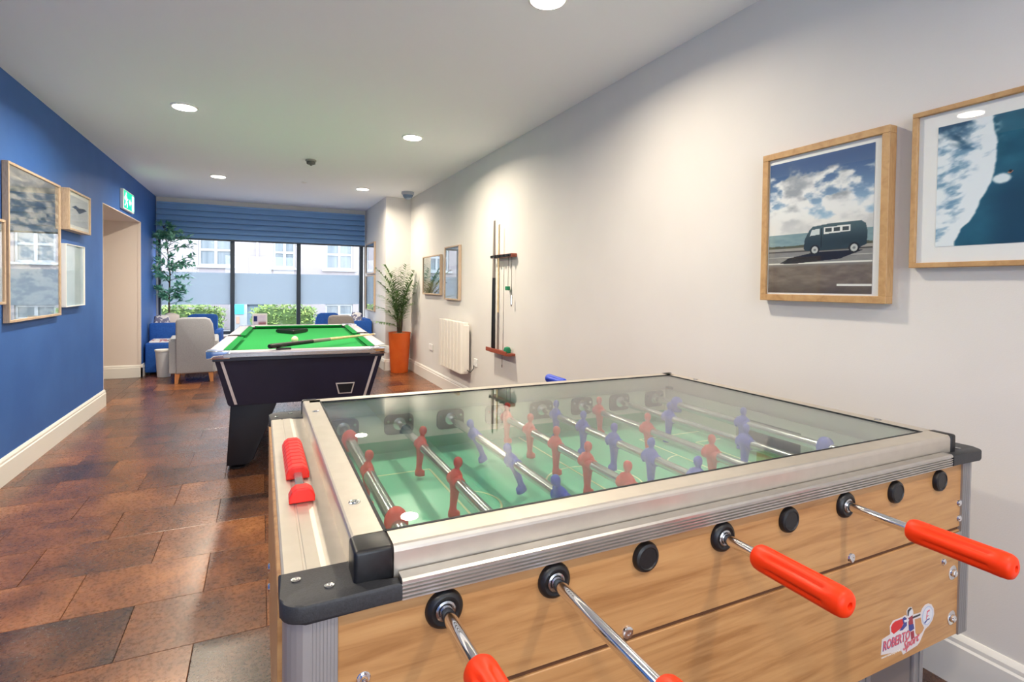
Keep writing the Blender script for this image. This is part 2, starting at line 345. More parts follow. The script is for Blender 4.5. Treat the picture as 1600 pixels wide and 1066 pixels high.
def paint_van(u, v):
    sky = mixc(c8(160, 190, 214), c8(66, 94, 140), smooth(0.5, 1.0, v+0.0*u))
    cl = fbm(u, v, 4, 9, 3, 6); m = smooth(0.42, 0.56, cl+0.25*smooth(0.75, 0.5, v)-0.28*smooth(0.80, 0.95, v)-0.02)
    shade = fbm(u, v-0.03, 4, 9, 3, 6); cloud = mixc(c8(236, 236, 236), c8(150, 156, 166), smooth(0.5, 0.75, shade)*0.9)
    cloud = mixc(cloud, c8(232, 228, 224), smooth(0.62, 0.5, v)*0.6)
    c = mixc(sky, cloud, m)
    sea = mixc(c8(112, 140, 148), c8(150, 172, 176), fbm(u, v, 10, 60, 9)); c = np.where((v < 0.445)[..., None], sea, c)
    hill = smooth(0.02, 0.0, np.abs(v-0.345)-0.008*fbm(u, v*0, 30, 1, 4))*1.0
    ground = mixc(c8(150, 146, 140), c8(170, 166, 158), fbm(u, v, 30, 50, 12)); c = np.where((v < 0.345)[..., None], ground, c)
    c = np.where(((v < 0.352+0.01*fbm(u, u*0, 20, 1, 5)) & (v > 0.338))[..., None], c8(84, 86, 70), c)
    c = np.where(((v < 0.318) & (v > 0.306))[..., None], c8(74, 70, 68), c)
    road = mixc(c8(128, 126, 126), c8(146, 144, 142), fbm(u, v, 20, 60, 13)); c = np.where((v < 0.306)[..., None], road, c)
    c = np.where(((v < 0.272) & (v > 0.268))[..., None], c8(200, 198, 190), c)
    low = mixc(c8(94, 82, 76), c8(140, 128, 118), fbm(u, v, 12, 40, 21)); c = mixc(c, low, smooth(0.222, 0.19, v))
    c = mixc(c, c8(70, 60, 56), smooth(0.10, 0.0, v)*0.5)
    c = np.where((np.abs(v-0.222+0.0*u) < 0.005)[..., None], c8(226, 224, 216), c)
    P = lambda poly, col: inpoly(u, v, poly)
    c = np.where(P([(0.12, 0.222), (0.22, 0.262), (0.5, 0.300), (0.93, 0.300), (0.72, 0.243), (0.3, 0.220)], 0)[..., None], c8(24, 24, 38), c)
    body = [(0.375, 0.33), (0.385, 0.395), (0.43, 0.462), (0.46, 0.485), (0.60, 0.495), (0.90, 0.497), (0.94, 0.475), (0.955, 0.42), (0.95, 0.335), (0.90, 0.318), (0.45, 0.306), (0.39, 0.315)]
    c = np.where(inpoly(u, v, body)[..., None], mixc(c8(40, 58, 68), c8(74, 96, 104), smooth(0.36, 0.49, v)), c)
    c = np.where(inpoly(u, v, [(0.435, 0.418), (0.455, 0.462), (0.53, 0.466), (0.53, 0.425)])[..., None], c8(206, 214, 214), c)
    c = np.where(inpoly(u, v, [(0.568, 0.424), (0.568, 0.472), (0.81, 0.476), (0.81, 0.432)])[..., None], c8(226, 228, 226), c)
    for a in (0.585, 0.662, 0.74):
        c = np.where(((u > a) & (u < a+0.058) & (v > 0.436) & (v < 0.464))[..., None], c8(62, 72, 76), c)
    c = np.where(((np.abs(u-0.548) < 0.003) & (v > 0.33) & (v < 0.47))[..., None], c8(26, 36, 44), c)
    for cx in (0.487, 0.845):
        d = np.hypot((u-cx), (v-0.315)*1.25); c = np.where((d < 0.047)[..., None], c8(28, 30, 34), c); c = np.where((d < 0.031)[..., None], c8(190, 192, 190), c); c = np.where((d < 0.012)[..., None], c8(120, 122, 124), c)
    c = np.where(((u > 0.70) & (v > 0.052) & (v < 0.066))[..., None], c8(232, 230, 226), c)
    return c
def paint_wave(u, v):
    deep = mixc(c8(18, 70, 96), c8(42, 112, 136), fbm(u, v, 6, 8, 31)); deep = mixc(deep, c8(30, 132, 140), smooth(0.55, 0.75, fbm(u, v, 3, 3, 35))*smooth(0.3, 0.6, v))
    deep = mixc(deep, c8(16, 58, 84), smooth(0.2, 0.34, u)*smooth(0.65, 0.35, v)*0.8)
    edge = 0.10+0.14*smooth(0.0, 0.35, v)+0.30*smooth(0.0, 0.62, v)-0.06*smooth(0.7, 1.0, v)+0.04*(fbm(u*0, v, 1, 14, 41)-0.5)
    edge = 0.09+0.10*smooth(0.0, 0.30, v)+0.085*smooth(0.22, 0.60, v)-0.015*smooth(0.8, 1.0, v)+0.022*(fbm(u*0, v, 1, 14, 41)-0.5)
    streak = fbm(u*2+v*0.3, v-u*0.35, 7, 22, 51, 6); foam = mixc(c8(120, 158, 186), c8(236, 242, 246), smooth(0.25, 0.62, streak+0.30*smooth(0.14, 0.0, edge-u)*1.0))
    left = mixc(mixc(c8(112, 152, 182), c8(34, 78, 110), smooth(0.6, 0.9, v)), foam, smooth(0.35, 0.6, fbm(u*2, v+0.5*u, 3, 7, 61)+0.55*smooth(0.22, 0.04, edge-u)+0.15*smooth(0.9, 0.5, v)-0.25*smooth(0.75, 1.0, v)))
    c = mixc(deep, left, smooth(-0.006, 0.008, edge-u))
    c = mixc(c, c8(225, 235, 240), smooth(0.5, 0.7, fbm(u, v, 20, 20, 71))*smooth(0.05, 0.0, np.abs(u-edge))*smooth(0.75, 0.95, v)*0.7)
    surf = np.hypot((u-0.30)/0.045, (v-0.50)/0.045); c = mixc(c, c8(226, 236, 240), smooth(1.1, 0.6, surf+0.5*(fbm(u, v, 30, 30, 81)-0.5)))
    c = np.where(inpoly(u, v, [(0.325, 0.535), (0.335, 0.55), (0.352, 0.548), (0.34, 0.53)])[..., None], c8(186, 128, 90), c)
    c = np.where(((np.hypot((u-0.338)*1.5, v-0.548) < 0.010))[..., None], c8(30, 28, 30), c)
    return c
def paint_sea(u, v):
    w = fbm(u+0.25*v, v, 5, 30, 91, 6)*0.7+fbm(u, v, 12, 50, 97, 3)*0.3; c = mixc(c8(104, 122, 138), c8(244, 242, 238), smooth(0.34, 0.60, w)); c = mixc(c, c8(226, 214, 196), smooth(0.8, 1.0, v)*0.55)
    return mixc(c, c8(120, 150, 166), smooth(0.5, 0.0, v)*0.5)
def paint_whale(u, v):
    c = mixc(c8(176, 184, 198), c8(214, 214, 218), fbm(u, v, 8, 16, 101)); c = mixc(c, c8(206, 210, 216), smooth(0.55, 0.6, v))
    return np.where(inpoly(u, v, [(0.10, 0.60), (0.3, 0.58), (0.5, 0.45), (0.8, 0.60), (0.95, 0.66), (0.75, 0.70), (0.5, 0.66), (0.3, 0.70)])[..., None], c8(66, 72, 90), c)
def paint_haze(u, v): return mixc(c8(188, 210, 226), c8(222, 232, 240), fbm(u, v, 3, 4, 111)*0.8+0.2*v)
def paint_beach(u, v):
    c = mixc(c8(190, 176, 156), c8(90, 128, 140), smooth(0.28, 0.5, v+0.12*(fbm(u, v, 5, 5, 121)-0.5))); c = mixc(c, c8(74, 150, 170), smooth(0.3, 0.1, np.abs(v-0.55))*fbm(u, v, 8, 8, 122))
    return mixc(c, c8(120, 128, 134), smooth(0.7, 1.0, v))
def paint_sketch(u, v):
    c = mixc(c8(232, 236, 244), c8(206, 216, 232), fbm(u, v, 4, 5, 131)); c = mixc(c, c8(176, 178, 196), smooth(0.08, 0.0, np.abs(v-0.62))*smooth(0.35, 0.6, fbm(u, v, 6, 12, 133)))
    return mixc(c, c8(180, 192, 204), smooth(0.02, 0.0, np.abs(v-0.50+0.06*u))*0.6)
def paint_leaf(u, v):
    c = mixc(c8(240, 240, 240), c8(224, 230, 232), fbm(u, v, 3, 3, 141)); return mixc(c, c8(120, 170, 150), smooth(0.10, 0.04, np.abs(v-0.14))*smooth(0.4, 0.6, fbm(u, v, 9, 9, 143))*0.7)
def paint_flyer(u, v):
    c = mixc(c8(206, 200, 226), c8(226, 222, 236), fbm(u, v, 5, 5, 151)); c = np.where(((u < 0.28) & (v > 0.35) & (v < 0.9))[..., None], c8(36, 48, 116), c)
    return mixc(c, c8(150, 96, 110), smooth(0.45, 0.1, v)*smooth(0.3, 0.5, u)*0.9)

# ------------------------------------------------------------------ the setting
def struct(name, bm, m, parent=None, smooth=False, label=None): return obj(name, bm, m, parent, smooth, kind=None if parent else 'structure', label=label, origin=(0, 0, 0) if parent is None else None)
DY0, DY1, DZ = 6.40, 8.20, 1.99      # doorway in the blue wall
b = BM(); box(b, -3.2, XR+0.2, YF-0.2, YB+0.2, -0.08, -0.005)
floor = struct('floor', b, M['grout']); floor['label'] = 'floor of rust brown rectangular tiles laid in a brick pattern'
TX, TY, G = 0.45, 0.335, 0.0022
def tile(x0, x1, y0, y1, key, cache={}):
    k = (round(x1-x0, 4), round(y1-y0, 4))
    if k not in cache:
        bm = BM(); w, h = (x1-x0)/2-G/2, (y1-y0)/2-G/2; bv = 0.0012
        lo = [bm.verts.new(p) for p in ((-w, -h, -0.006), (w, -h, -0.006), (w, h, -0.006), (-w, h, -0.006))]
        a = [bm.verts.new(p) for p in ((-w, -h, -bv), (w, -h, -bv), (w, h, -bv), (-w, h, -bv))]
        t = [bm.verts.new(p) for p in ((-w+bv, -h+bv, 0), (w-bv, -h+bv, 0), (w-bv, h-bv, 0), (-w+bv, h-bv, 0))]
        bm.faces.new(t)
        for i in range(4):
            j = (i+1) % 4; bm.faces.new((lo[i], lo[j], a[j], a[i])); bm.faces.new((a[i], a[j], t[j], t[i]))
        me = bpy.data.meshes.new('tile'); bm.to_mesh(me); bm.free(); me.materials.append(M['tile']); cache[k] = me
    o = bpy.data.objects.new('tile', cache[k]); COL.objects.link(o); o.parent = floor; o.location = ((x0+x1)/2, (y0+y1)/2, random.uniform(-0.0005, 0.0))
def tile_area(xa, xb, ya, yb, ymin_n, ymax_n):
    for n in range(ymin_n, ymax_n):
        y0 = 2.055+TY*n; y1 = y0+TY; y0, y1 = max(y0, ya), min(y1, yb)
        if y1-y0 < 0.02: continue
        off = -0.205 if n % 2 == 1 else -0.43
        k = math.floor((xa-off)/TX)
        while off+k*TX < xb:
            x0, x1 = max(off+k*TX, xa), min(off+(k+1)*TX, xb); k += 1
            if x1-x0 > 0.02: tile(x0, x1, y0, y1, 0)
tile_area(XL, XR, 0.6, YB, -5, 24)
tile_area(-3.0, XL, DY0, DY1, 12, 20)
# tiles behind the camera, outside the frame: one slab of the same finish
b = BM(); box(b, XL, XR, YF, 0.6, -0.006, 0.0); t = struct('tile_field_rear', b, M['tile'], floor); t.name = 'tiled_area'; t['kind'] = 'stuff'

b = BM(); box(b, -3.2, XR+0.2, YF-0.2, YB+0.2, ZC, ZC+0.15); struct('ceiling', b, M['ceil'])
b = BM()
for y0, y1, z0, z1 in ((YF, DY0, 0, ZC), (DY0, DY1, DZ, ZC), (DY1, YB+0.2, 0, ZC)): box(b, XL-0.03, XL, y0, y1, z0, z1)
struct('wall_left', b, M['blue'])
b = BM(); box(b, -3.1, XL-0.0305, DY0-0.08, DY0, 0, DZ); box(b, -3.1, XL-0.0305, DY1, DY1+0.08, 0, DZ); box(b, -3.1, XL-0.0305, DY0-0.08, DY1+0.08, DZ, DZ+0.08); box(b, -3.1, -3.0, DY0, DY1, 0, DZ)
struct('wall_corridor', b, M['corr'])
# white lining round the opening
b = BM(); box(b, XL-0.0301, XL+0.002, DY0-0.004, DY0+0.004, 0.16, DZ+0.004); box(b, XL-0.0301, XL+0.002, DY1-0.004, DY1+0.006, 0.16, DZ+0.004); box(b, XL-0.0301, XL+0.002, DY0, DY1, DZ-0.004, DZ+0.004)
struct('trim_1', b, M['corr'])
PX, PY = 1.605, 7.62
b = BM(); box(b, XR, XR+0.15, YF, YB+0.2, 0, ZC); struct('wall_right', b, M['wall'])
b = BM(); box(b, PX, XR-0.0005, PY, YB-0.001, 0, ZC); struct('wall_alcove', b, M['wall'])
b = BM(); box(b, XL, PX, YB, YB+0.2, 0, 0.42); box(b, XL, PX, YB, YB+0.2, 2.0, ZC); box(b, XL, -1.377, YB, YB+0.2, 0.42, 2.0); box(b, 1.60, PX, YB, YB+0.2, 0.42, 2.0)
struct('wall_window', b, M['wall'])
b = BM()
for x0, x1, z0, z1 in ((XL, -1.25, 0, ZC), (1.2, XR, 0, ZC), (-1.25, 1.2, 0, 0.60), (-1.25, 1.2, 2.3, ZC)): box(b, x0, x1, YF-0.15, YF, z0, z1)  # opening in the unseen rear wall, added to let daylight in
struct('wall_rear', b, M['wall'])
b = BM(); box(b, -1.25, 1.2, YF-0.1, YF-0.06, 0.60, 0.66); box(b, -1.25, 1.2, YF-0.1, YF-0.06, 2.24, 2.3)
for x in (-1.25, -0.45, 0.35, 1.14): box(b, x, x+0.06, YF-0.1, YF-0.06, 0.66, 2.24)
wr = struct('added_rear_window', b, M['winframe'])  # unseen window, added to bring in daylight from behind the camera
b = BM(); box(b, -1.19, 1.14, YF-0.085, YF-0.08, 0.66, 2.24); obj('pane', b, M['wglass'], wr)
# baseboards with a stepped moulding
def skirt(name, p0, p1, n, h=0.161):
    p0, p1, n = Vector(p0), Vector(p1), Vector(n); bm = BM()
    prof = [(0, 0), (0.018, 0), (0.018, h*0.78), (0.013, h*0.82), (0.013, h*0.90), (0.007, h*0.97), (0.004, h), (0, h)]
    prism(bm, [p0+n*a+Vector((0, 0, z)) for a, z in prof], p1-p0); struct(name, bm, M['trim'])
skirt('baseboard_left', (XL, YF, 0), (XL, DY0+0.018, 0), (1, 0, 0)); skirt('baseboard_left_far', (XL, DY1-0.018, 0), (XL, YB, 0), (1, 0, 0))
skirt('baseboard_corridor', (-3.0, DY1, 0), (XL+0.018, DY1, 0), (0, -1, 0)); skirt('baseboard_right', (XR, YF, 0), (XR, PY, 0), (-1, 0, 0))
skirt('baseboard_alcove', (PX-0.018, PY, 0), (XR, PY, 0), (0, -1, 0)); skirt('baseboard_pillar', (PX, PY-0.018, 0), (PX, YB, 0), (-1, 0, 0))
# front window
b = BM()
xs = (-1.377, -0.407, 0.552, 1.550)
for i, x in enumerate(xs): box(b, x-(0.0 if i == 0 else 0.03), x+0.03, YB+0.02, YB+0.10, 0.42, 2.0, 0.004)
box(b, -1.377, 1.60, YB+0.02, YB+0.10, 0.42, 0.48, 0.004); box(b, -1.377, 1.60, YB+0.02, YB+0.10, 1.90, 2.0, 0.004)
win = struct('window_1', b, M['winframe'], label=None); win['label'] = 'wide three-pane window with dark frame and frosted band'
for i in range(3):
    b = BM(); box(b, xs[i]+0.03, xs[i+1]-0.03, YB+0.055, YB+0.061, 0.48, 1.90); pn = obj('pane', b, M['wglass'], win)
    b = BM(); box(b, xs[i]+0.031, xs[i+1]-0.031, YB+0.0535, YB+0.0545, 0.893, 1.385); obj('frosted_band', b, M['film'], win, label='frosted film band across the pane')
b = BM(); box(b, XL+0.001, PX-0.001, YB-0.14, YB+0.02, 0.40, 0.43, 0.006, 2); struct('trim_2', b, M['trim'])

# ------------------------------------------------------------------ blind
bl = thing('roman_blind', (0.1, YB-0.06, 2.405), 'blue fabric blind drawn up in folds over the wide window', 'blind')
b = BM(); box(b, -1.385, 1.585, YB-0.07, YB-0.01, 2.385, 2.41, 0.004); obj('headrail', b, M['blind'], bl)
NF = 6
for i in range(NF):
    z1 = 2.388-i*0.083; z0 = z1-0.083
    b = BM(); y = YB-0.05
    prism(b, [(-1.385, y, z1), (-1.385, y-0.012, z1-0.004), (-1.385, y-0.040-0.002*i, z0+0.010), (-1.385, y-0.036-0.002*i, z0-0.001), (-1.385, y, z0)], (2.97, 0, 0)); obj('fold', b, M['blind'], bl)
b = BM(); box(b, -1.385, 1.585, YB-0.078, YB-0.045, 1.868, 1.892, 0.004); obj('bottom_bar', b, M['winframe'], bl, label='dark bottom bar')

# ------------------------------------------------------------------ ceiling things
LB = ['near left of the smoke detector', 'near right of the smoke detector', 'far left by the window blind', 'far right by the dome camera']
for i, (x, y) in enumerate(LIGHTS[:6]):
    lab = ['round recessed downlight on the left above the blue wall side, second largest', 'round recessed downlight right of the smoke detector, above the pool table side', 'small round downlight at the left, closest to the blue blind', 'small round downlight closest to the white pillar', 'round recessed downlight above the near left of the room, out of frame', 'round recessed downlight cut by the top edge, nearest above the football table'][i]
    t = thing('downlight', (x, y, ZC), lab, 'ceiling light', 'recessed downlights')
    b = BM(); lathe(b, [(0.088, 0), (0.088, -0.006), (0.080, -0.010), (0.074, -0.009), (0.074, 0)], (x, y, ZC), seg=28); obj('rim', b, M['white'], t, True)
    b = BM(); lathe(b, [(0.0, -0.0095), (0.074, -0.0095), (0.074, -0.013), (0.0, -0.014)], (x, y, ZC), seg=28); obj('diffuser', b, M['lampglow'], t, True)
for i, (x, y) in enumerate(LIGHTS[6:]):
    b = BM(); lathe(b, [(0.0, 0), (0.088, 0), (0.088, -0.01), (0.0, -0.012)], (x, y, ZC), seg=20); obj('downlight', b, M['lampglow'], label='round recessed downlight behind the viewpoint on the %s side' % ('blue wall' if i == 0 else 'white wall'), cat='ceiling light', group='recessed downlights behind')
t = thing('smoke_detector', (0.454, 5.777, ZC), 'small round grey smoke detector on the ceiling between the downlights', 'smoke detector')
b = BM(); lathe(b, [(0.052, 0), (0.052, -0.014), (0.048, -0.018), (0.0, -0.018)], (0.454, 5.777, ZC), seg=24); obj('base', b, mat('detector_grey', rgb(150, 146, 140), 0.5), t, True)
b = BM(); lathe(b, [(0.042, -0.018), (0.044, -0.03), (0.034, -0.045), (0.014, -0.050), (0.012, -0.056), (0.0, -0.057)], (0.454, 5.777, ZC), seg=24)
for k in range(8):
    a = k*PI/4; box(b, 0.454+0.039*math.cos(a)-0.003, 0.454+0.039*math.cos(a)+0.003, 5.777+0.039*math.sin(a)-0.003, 5.777+0.039*math.sin(a)+0.003, ZC-0.042, ZC-0.018)
obj('sensor_head', b, mat('detector_dark', rgb(96, 94, 90), 0.5), t, True)
b = BM(); lathe(b, [(0.0, 0), (0.03, 0), (0.03, -0.006), (0.018, -0.012), (0, -0.012)], (0.476, 7.081, ZC), seg=20); obj('ceiling_sensor', b, M['white'], smooth=True, label='tiny white ceiling disc between the smoke detector and the blind', cat='sensor')
t = thing('dome_camera', (1.79, 7.12, ZC), 'grey-blue dome fitting on the ceiling by the alcove corner', 'security camera')
b = BM(); lathe(b, [(0.085, 0), (0.085, -0.03), (0.075, -0.04), (0.0, -0.04)], (1.79, 7.12, ZC), seg=26); obj('base', b, mat('dome_base', rgb(170, 178, 190), 0.4), t, True)
b = BM(); lathe(b, [(0.068, -0.04), (0.064, -0.06), (0.048, -0.085), (0.025, -0.098), (0.0, -0.102)], (1.79, 7.12, ZC), seg=26); obj('dome', b, M['dome'], t, True)
# exit sign
t = thing('exit_sign', (XL, 7.36, 2.02), 'green and white lit exit sign above the doorway', 'exit sign')
b = BM(); box(b, XL+0.001, XL+0.035, 7.09, 7.63, 2.03, 2.25, 0.006, 2); obj('housing', b, M['white'], t)
b = BM(); box(b, XL+0.035, XL+0.038, 7.11, 7.61, 2.045, 2.235); obj('face', b, M['exitgreen'], t)
b = BM(); X0 = XL+0.038
def pg(pts): prism(b, [(X0, y, z) for y, z in pts], (0.0015, 0, 0))
pg([(7.49, 2.05), (7.59, 2.05), (7.59, 2.22), (7.49, 2.22)])                                                   # doorway
pg([(7.33, 2.13), (7.39, 2.09), (7.39, 2.115), (7.45, 2.115), (7.45, 2.145), (7.39, 2.145), (7.39, 2.17)][::1])  # arrow
pg([(7.20+0.018*math.cos(a), 2.205+0.016*math.sin(a)) for a in [k*PI/5 for k in range(10)]])                     # running figure
pg([(7.16, 2.185), (7.215, 2.185), (7.235, 2.13), (7.19, 2.12)]); pg([(7.195, 2.125), (7.235, 2.13), (7.27, 2.10), (7.26, 2.055), (7.235, 2.055), (7.24, 2.095)])
pg([(7.19, 2.12), (7.21, 2.125), (7.185, 2.085), (7.135, 2.065), (7.13, 2.08), (7.17, 2.095)]); pg([(7.215, 2.18), (7.26, 2.15), (7.29, 2.16), (7.29, 2.145), (7.255, 2.135), (7.215, 2.16)]); pg([(7.165, 2.185), (7.135, 2.155), (7.145, 2.13), (7.13, 2.13), (7.12, 2.158), (7.155, 2.19)])
obj('pictogram', b, M['exitwhite'], t)

# ------------------------------------------------------------------ pictures
def picture(side, y0, y1, z0, z1, depth, bar, fn, label, fm, mount=0.0, x=None, res=110, gm='pglass', name='framed_picture', group=None, printbox=None, bar_label=None):
    n = -1 if side == 'R' else 1; xw = x if x is not None else (XR if side == 'R' else XL)
    t = thing(name, (xw, (y0+y1)/2, z0), label, 'picture', group)
    P = lambda d: xw+n*d
    def bx(bm, d0, d1, a0, a1, c0, c1, bev=0): box(bm, min(P(d0), P(d1)), max(P(d0), P(d1)), a0, a1, c0, c1, bev)
    b = BM(); bx(b, 0.002, depth, y0, y1, z1-bar, z1, 0.0015); bx(b, 0.002, depth, y0, y1, z0, z0+bar, 0.0015)
    bx(b, 0.002, depth, y0, y0+bar, z0+bar, z1-bar, 0.0015); bx(b, 0.002, depth, y1-bar, y1, z0+bar, z1-bar, 0.0015); obj('frame', b, fm, t)
    dd = depth-0.010 if depth > 0.02 else depth*0.6
    b = BM(); bx(b, 0.002, dd-0.002, y0+bar, y1-bar, z0+bar, z1-bar); obj('mount', b, M['mount'], t)
    if printbox: a0, a1, c0, c1 = printbox
    else: a0, a1, c0, c1 = y0+bar+mount, y1-bar-mount, z0+bar+mount, z1-bar-mount
    nu = int(res); nv = int(res*(c1-c0)/(a1-a0))
    if side == 'R': print_mesh('print', fn, (P(dd-0.001), a1, c0), (0, a0-a1, 0), (0, 0, c1-c0), nu, nv, M['print'], t)
    else: print_mesh('print', fn, (P(dd-0.001), a0, c0), (0, a1-a0, 0), (0, 0, c1-c0), nu, nv, M['print'], t)
    b = BM(); bx(b, dd+0.001, dd+0.003, y0+bar-0.001, y1-bar+0.001, z0+bar-0.001, z1-bar+0.001); obj('glass_pane', b, M[gm], t)
    return t
picture('R', 1.088, 1.592, 1.177, 1.786, 0.042, 0.026, paint_van, 'oak framed print of a dark van parked by the sea under clouds', M['oak'], res=230, printbox=(1.141, 1.561, 1.210, 1.740))
picture('R', 0.32, 1.027, 1.298, 1.803, 0.030, 0.016, paint_wave, 'oak framed aerial print of a breaking blue wave, cut by the right edge', M['oak'], res=260, printbox=(0.415, 0.957, 1.364, 1.742))
picture('R', 6.10, 6.86, 1.11, 1.60, 0.035, 0.016, paint_beach, 'small landscape framed print of teal sea and sand above the radiator, nearer the palm', M['oakv'], gm='pglassr')
picture('R', 5.44, 5.94, 1.065, 1.672, 0.035, 0.016, paint_sketch, 'tall narrow framed print of pale hills above the radiator', M['oakv'], mount=0.03, gm='pglassr')
picture('L', 4.165, 5.08, 0.965, 1.94, 0.034, 0.016, paint_sea, 'largest framed print on the blue wall, grey rippled sea', M['oakv'], mount=0.0, res=150, gm='pglassr')
picture('L', 5.14, 5.71, 1.62, 1.94, 0.070, 0.016, paint_whale, 'small deep-framed print of a dark tail over water on the blue wall', M['oakv'], mount=0.03, gm='pglass')
picture('L', 5.17, 5.655, 1.02, 1.515, 0.040, 0.008, paint_haze, 'pale blue canvas-like picture below the deep-framed print on the blue wall', M['white'], gm='pglass')
picture('L', 3.62, 4.135, 1.08, 1.58, 0.030, 0.016, paint_sketch, 'pale framed print cut by the left edge of the view', M['oakv'], mount=0.04, gm='pglassr')
picture('R', 8.35, 9.10, 1.40, 1.90, 0.030, 0.018, paint_leaf, 'upper of two pale framed prints on the pillar side by the window', M['oakv'], x=PX, mount=0.03, gm='pglassr')
picture('R', 8.35, 9.10, 0.81, 1.38, 0.030, 0.018, paint_leaf, 'lower of two pale framed prints on the pillar side by the window', M['oakv'], x=PX, mount=0.03, gm='pglassr')

# ------------------------------------------------------------------ radiator, socket, cue rack
t = thing('radiator', (XR, 5.48, 0.31), 'white ribbed wall-mounted radiator below the two small prints', 'radiator')
RY0, RY1, RZ0, RZ1, RX = 5.11, 5.86, 0.32, 0.85, XR-0.12
b = BM(); box(b, RX+0.02, XR-0.035, RY0, RY1, RZ0, RZ1-0.005, 0.006, 2); obj('body', b, M['rad'], t)
for i in range(7):
    w = (RY1-RY0)/7; y0 = RY0+i*w; b = BM()
    prism(b, [(RX+0.02, y0+0.002, RZ0), (RX+0.008, y0+0.006, RZ0), (RX, y0+0.014, RZ0), (RX, y0+w-0.014, RZ0), (RX+0.008, y0+w-0.006, RZ0), (RX+0.02, y0+w-0.002, RZ0)], (0, 0, RZ1-RZ0), 0.004)
    obj('fin', b, M['rad'], t)
b = BM(); box(b, RX+0.03, XR-0.03, RY0-0.008, RY0-0.001, RZ0+0.02, RZ1-0.03, 0.003); obj('end_cover', b, M['rad'], t)
for y in (5.25, 5.72): obj('bracket', box(BM(), XR-0.035, XR-0.001, y-0.02, y+0.02, RZ0+0.05, RZ1-0.05), M['steel'], t)
b = BM(); tube(b, [(XR-0.05, RY0-0.005, 0.36), (XR-0.03, RY0-0.05, 0.34), (XR-0.015, RY0-0.09, 0.38), (XR-0.012, RY0-0.10, 0.42)], 0.004, 6); obj('cable', b, M['dark'], t)
t = thing('fused_switch', (XR, 4.98, 0.42), 'small white switch plate right of the radiator', 'switch')
b = BM(); box(b, XR-0.010, XR-0.0005, 4.94, 5.02, 0.41, 0.49, 0.003, 2); obj('plate', b, M['white'], t)
b = BM(); box(b, XR-0.014, XR-0.010, 4.965, 4.995, 0.44, 0.46, 0.002); obj('rocker', b, M['white'], t)
t = thing('wall_socket', (XR, 6.54, 0.40), 'white double wall socket left of the radiator', 'socket')
b = BM(); box(b, XR-0.010, XR-0.0005, 6.46, 6.62, 0.40, 0.48, 0.003, 2); obj('plate', b, M['white'], t)
for y in (6.50, 6.58): b = BM(); box(b, XR-0.013, XR-0.010, y-0.008, y+0.008, 0.45, 0.465, 0.001); obj('rocker', b, M['white'], t)

t = thing('cue_rack', (XR, 4.28, 0.62), 'red wooden wall rack holding two cues beside the radiator', 'cue rack')
b = BM(); box(b, XR-0.055, XR-0.0005, 4.06, 4.48, 1.476, 1.506, 0.004, 2); obj('top_bar', b, M['rackwood'], t)
b = BM(); box(b, XR-0.060, XR-0.055, 4.07, 4.50, 1.478, 1.504, 0.002); obj('clip_strip', b, M['dark'], t)
for y in (4.12, 4.21, 4.30, 4.39, 4.45): b = BM(); lathe(b, [(0.016, -0.008), (0.016, 0.008)], (XR-0.066, y, 1.491), seg=14); obj('clip', b, M['black'], t)
b = BM(); box(b, XR-0.085, XR-0.0005, 4.07, 4.52, 0.628, 0.650, 0.004, 2); obj('base_shelf', b, M['rackwood'], t)
b = BM(); box(b, XR-0.090, XR-0.080, 4.07, 4.52, 0.632, 0.668, 0.003, 2); obj('front_lip', b, M['rackwood'], t)
for y, z0, z1 in ((4.17, 1.22, 1.476), (4.10, 1.15, 1.476), (4.28, 0.53, 0.628)):
    b = BM(); cyl(b, (XR-0.03, y, z0), (XR-0.03, y, z1), 0.0018, 6); obj('cord', b, M['stem'], t)
b = BM(); lathe(b, [(0.002, 0), (0.008, -0.02), (0.008, -0.08), (0.002, -0.10)], (XR-0.03, 4.10, 1.15), seg=8); obj('chalk_weight', b, M['tube'], t)
b = BM(); lathe(b, [(0.002, 0), (0.006, -0.01), (0.004, -0.03), (0.0, -0.035)], (XR-0.03, 4.28, 0.535), seg=8); obj('hook', b, M['tube'], t)
b = BM(); box(b, XR-0.045, XR-0.015, 4.155, 4.205, 1.19, 1.225, 0.006, 2); obj('cube_of_chalk', b, M['green'], label='green chalk holder hanging on a cord from the cue rack', cat='chalk')
b = BM(); lathe(b, [(0.03, 0), (0.034, 0.02), (0.026, 0.045), (0.0, 0.055)], (XR-0.045, 4.14, 0.6505), seg=14); obj('ball_of_chalk', b, M['green'], smooth=True, label='green chalk lump resting on the rack base', cat='chalk')
def rack_cue(y, z1, r0, dark, lab):
    t = thing('wall_cue', (XR-0.05, y, 0.652), lab, 'cue', 'cues in the wall rack'); x = XR-0.05
    h = z1-0.652; f = 0.55 if dark else 0.30
    b = BM(); lathe(b, [(r0*0.9, 0), (r0, 0.01), (r0*0.8, h*f)], (x, y, 0.652), seg=12); obj('butt', b, M['black'] if dark else M['cuegrey'], t, True)
    b = BM(); lathe(b, [(r0*0.8, h*f), (r0*0.45, h-0.012)], (x, y, 0.652), seg=12); obj('shaft', b, M['cuegrey'] if dark else M['cuewood'], t, True)
    b = BM(); lathe(b, [(r0*0.45, h-0.012), (r0*0.45, h-0.002), (0, h)], (x, y, 0.652), seg=12); obj('tip', b, M['white'], t)
rack_cue(4.435, 1.83, 0.020, True, 'thicker dark-butted cue standing left in the wall rack')
rack_cue(4.335, 1.78, 0.010, False, 'thin pale cue standing right in the wall rack')

# ------------------------------------------------------------------ football (foosball) table
FT = thing('football_table', (0.86, 1.27, 0), 'large table football game with oak laminate sides under a glass lid', 'football table')
BX0, BX1, FY, BYk = 0.027, 1.692, 0.728, 1.83
ZT = 0.808
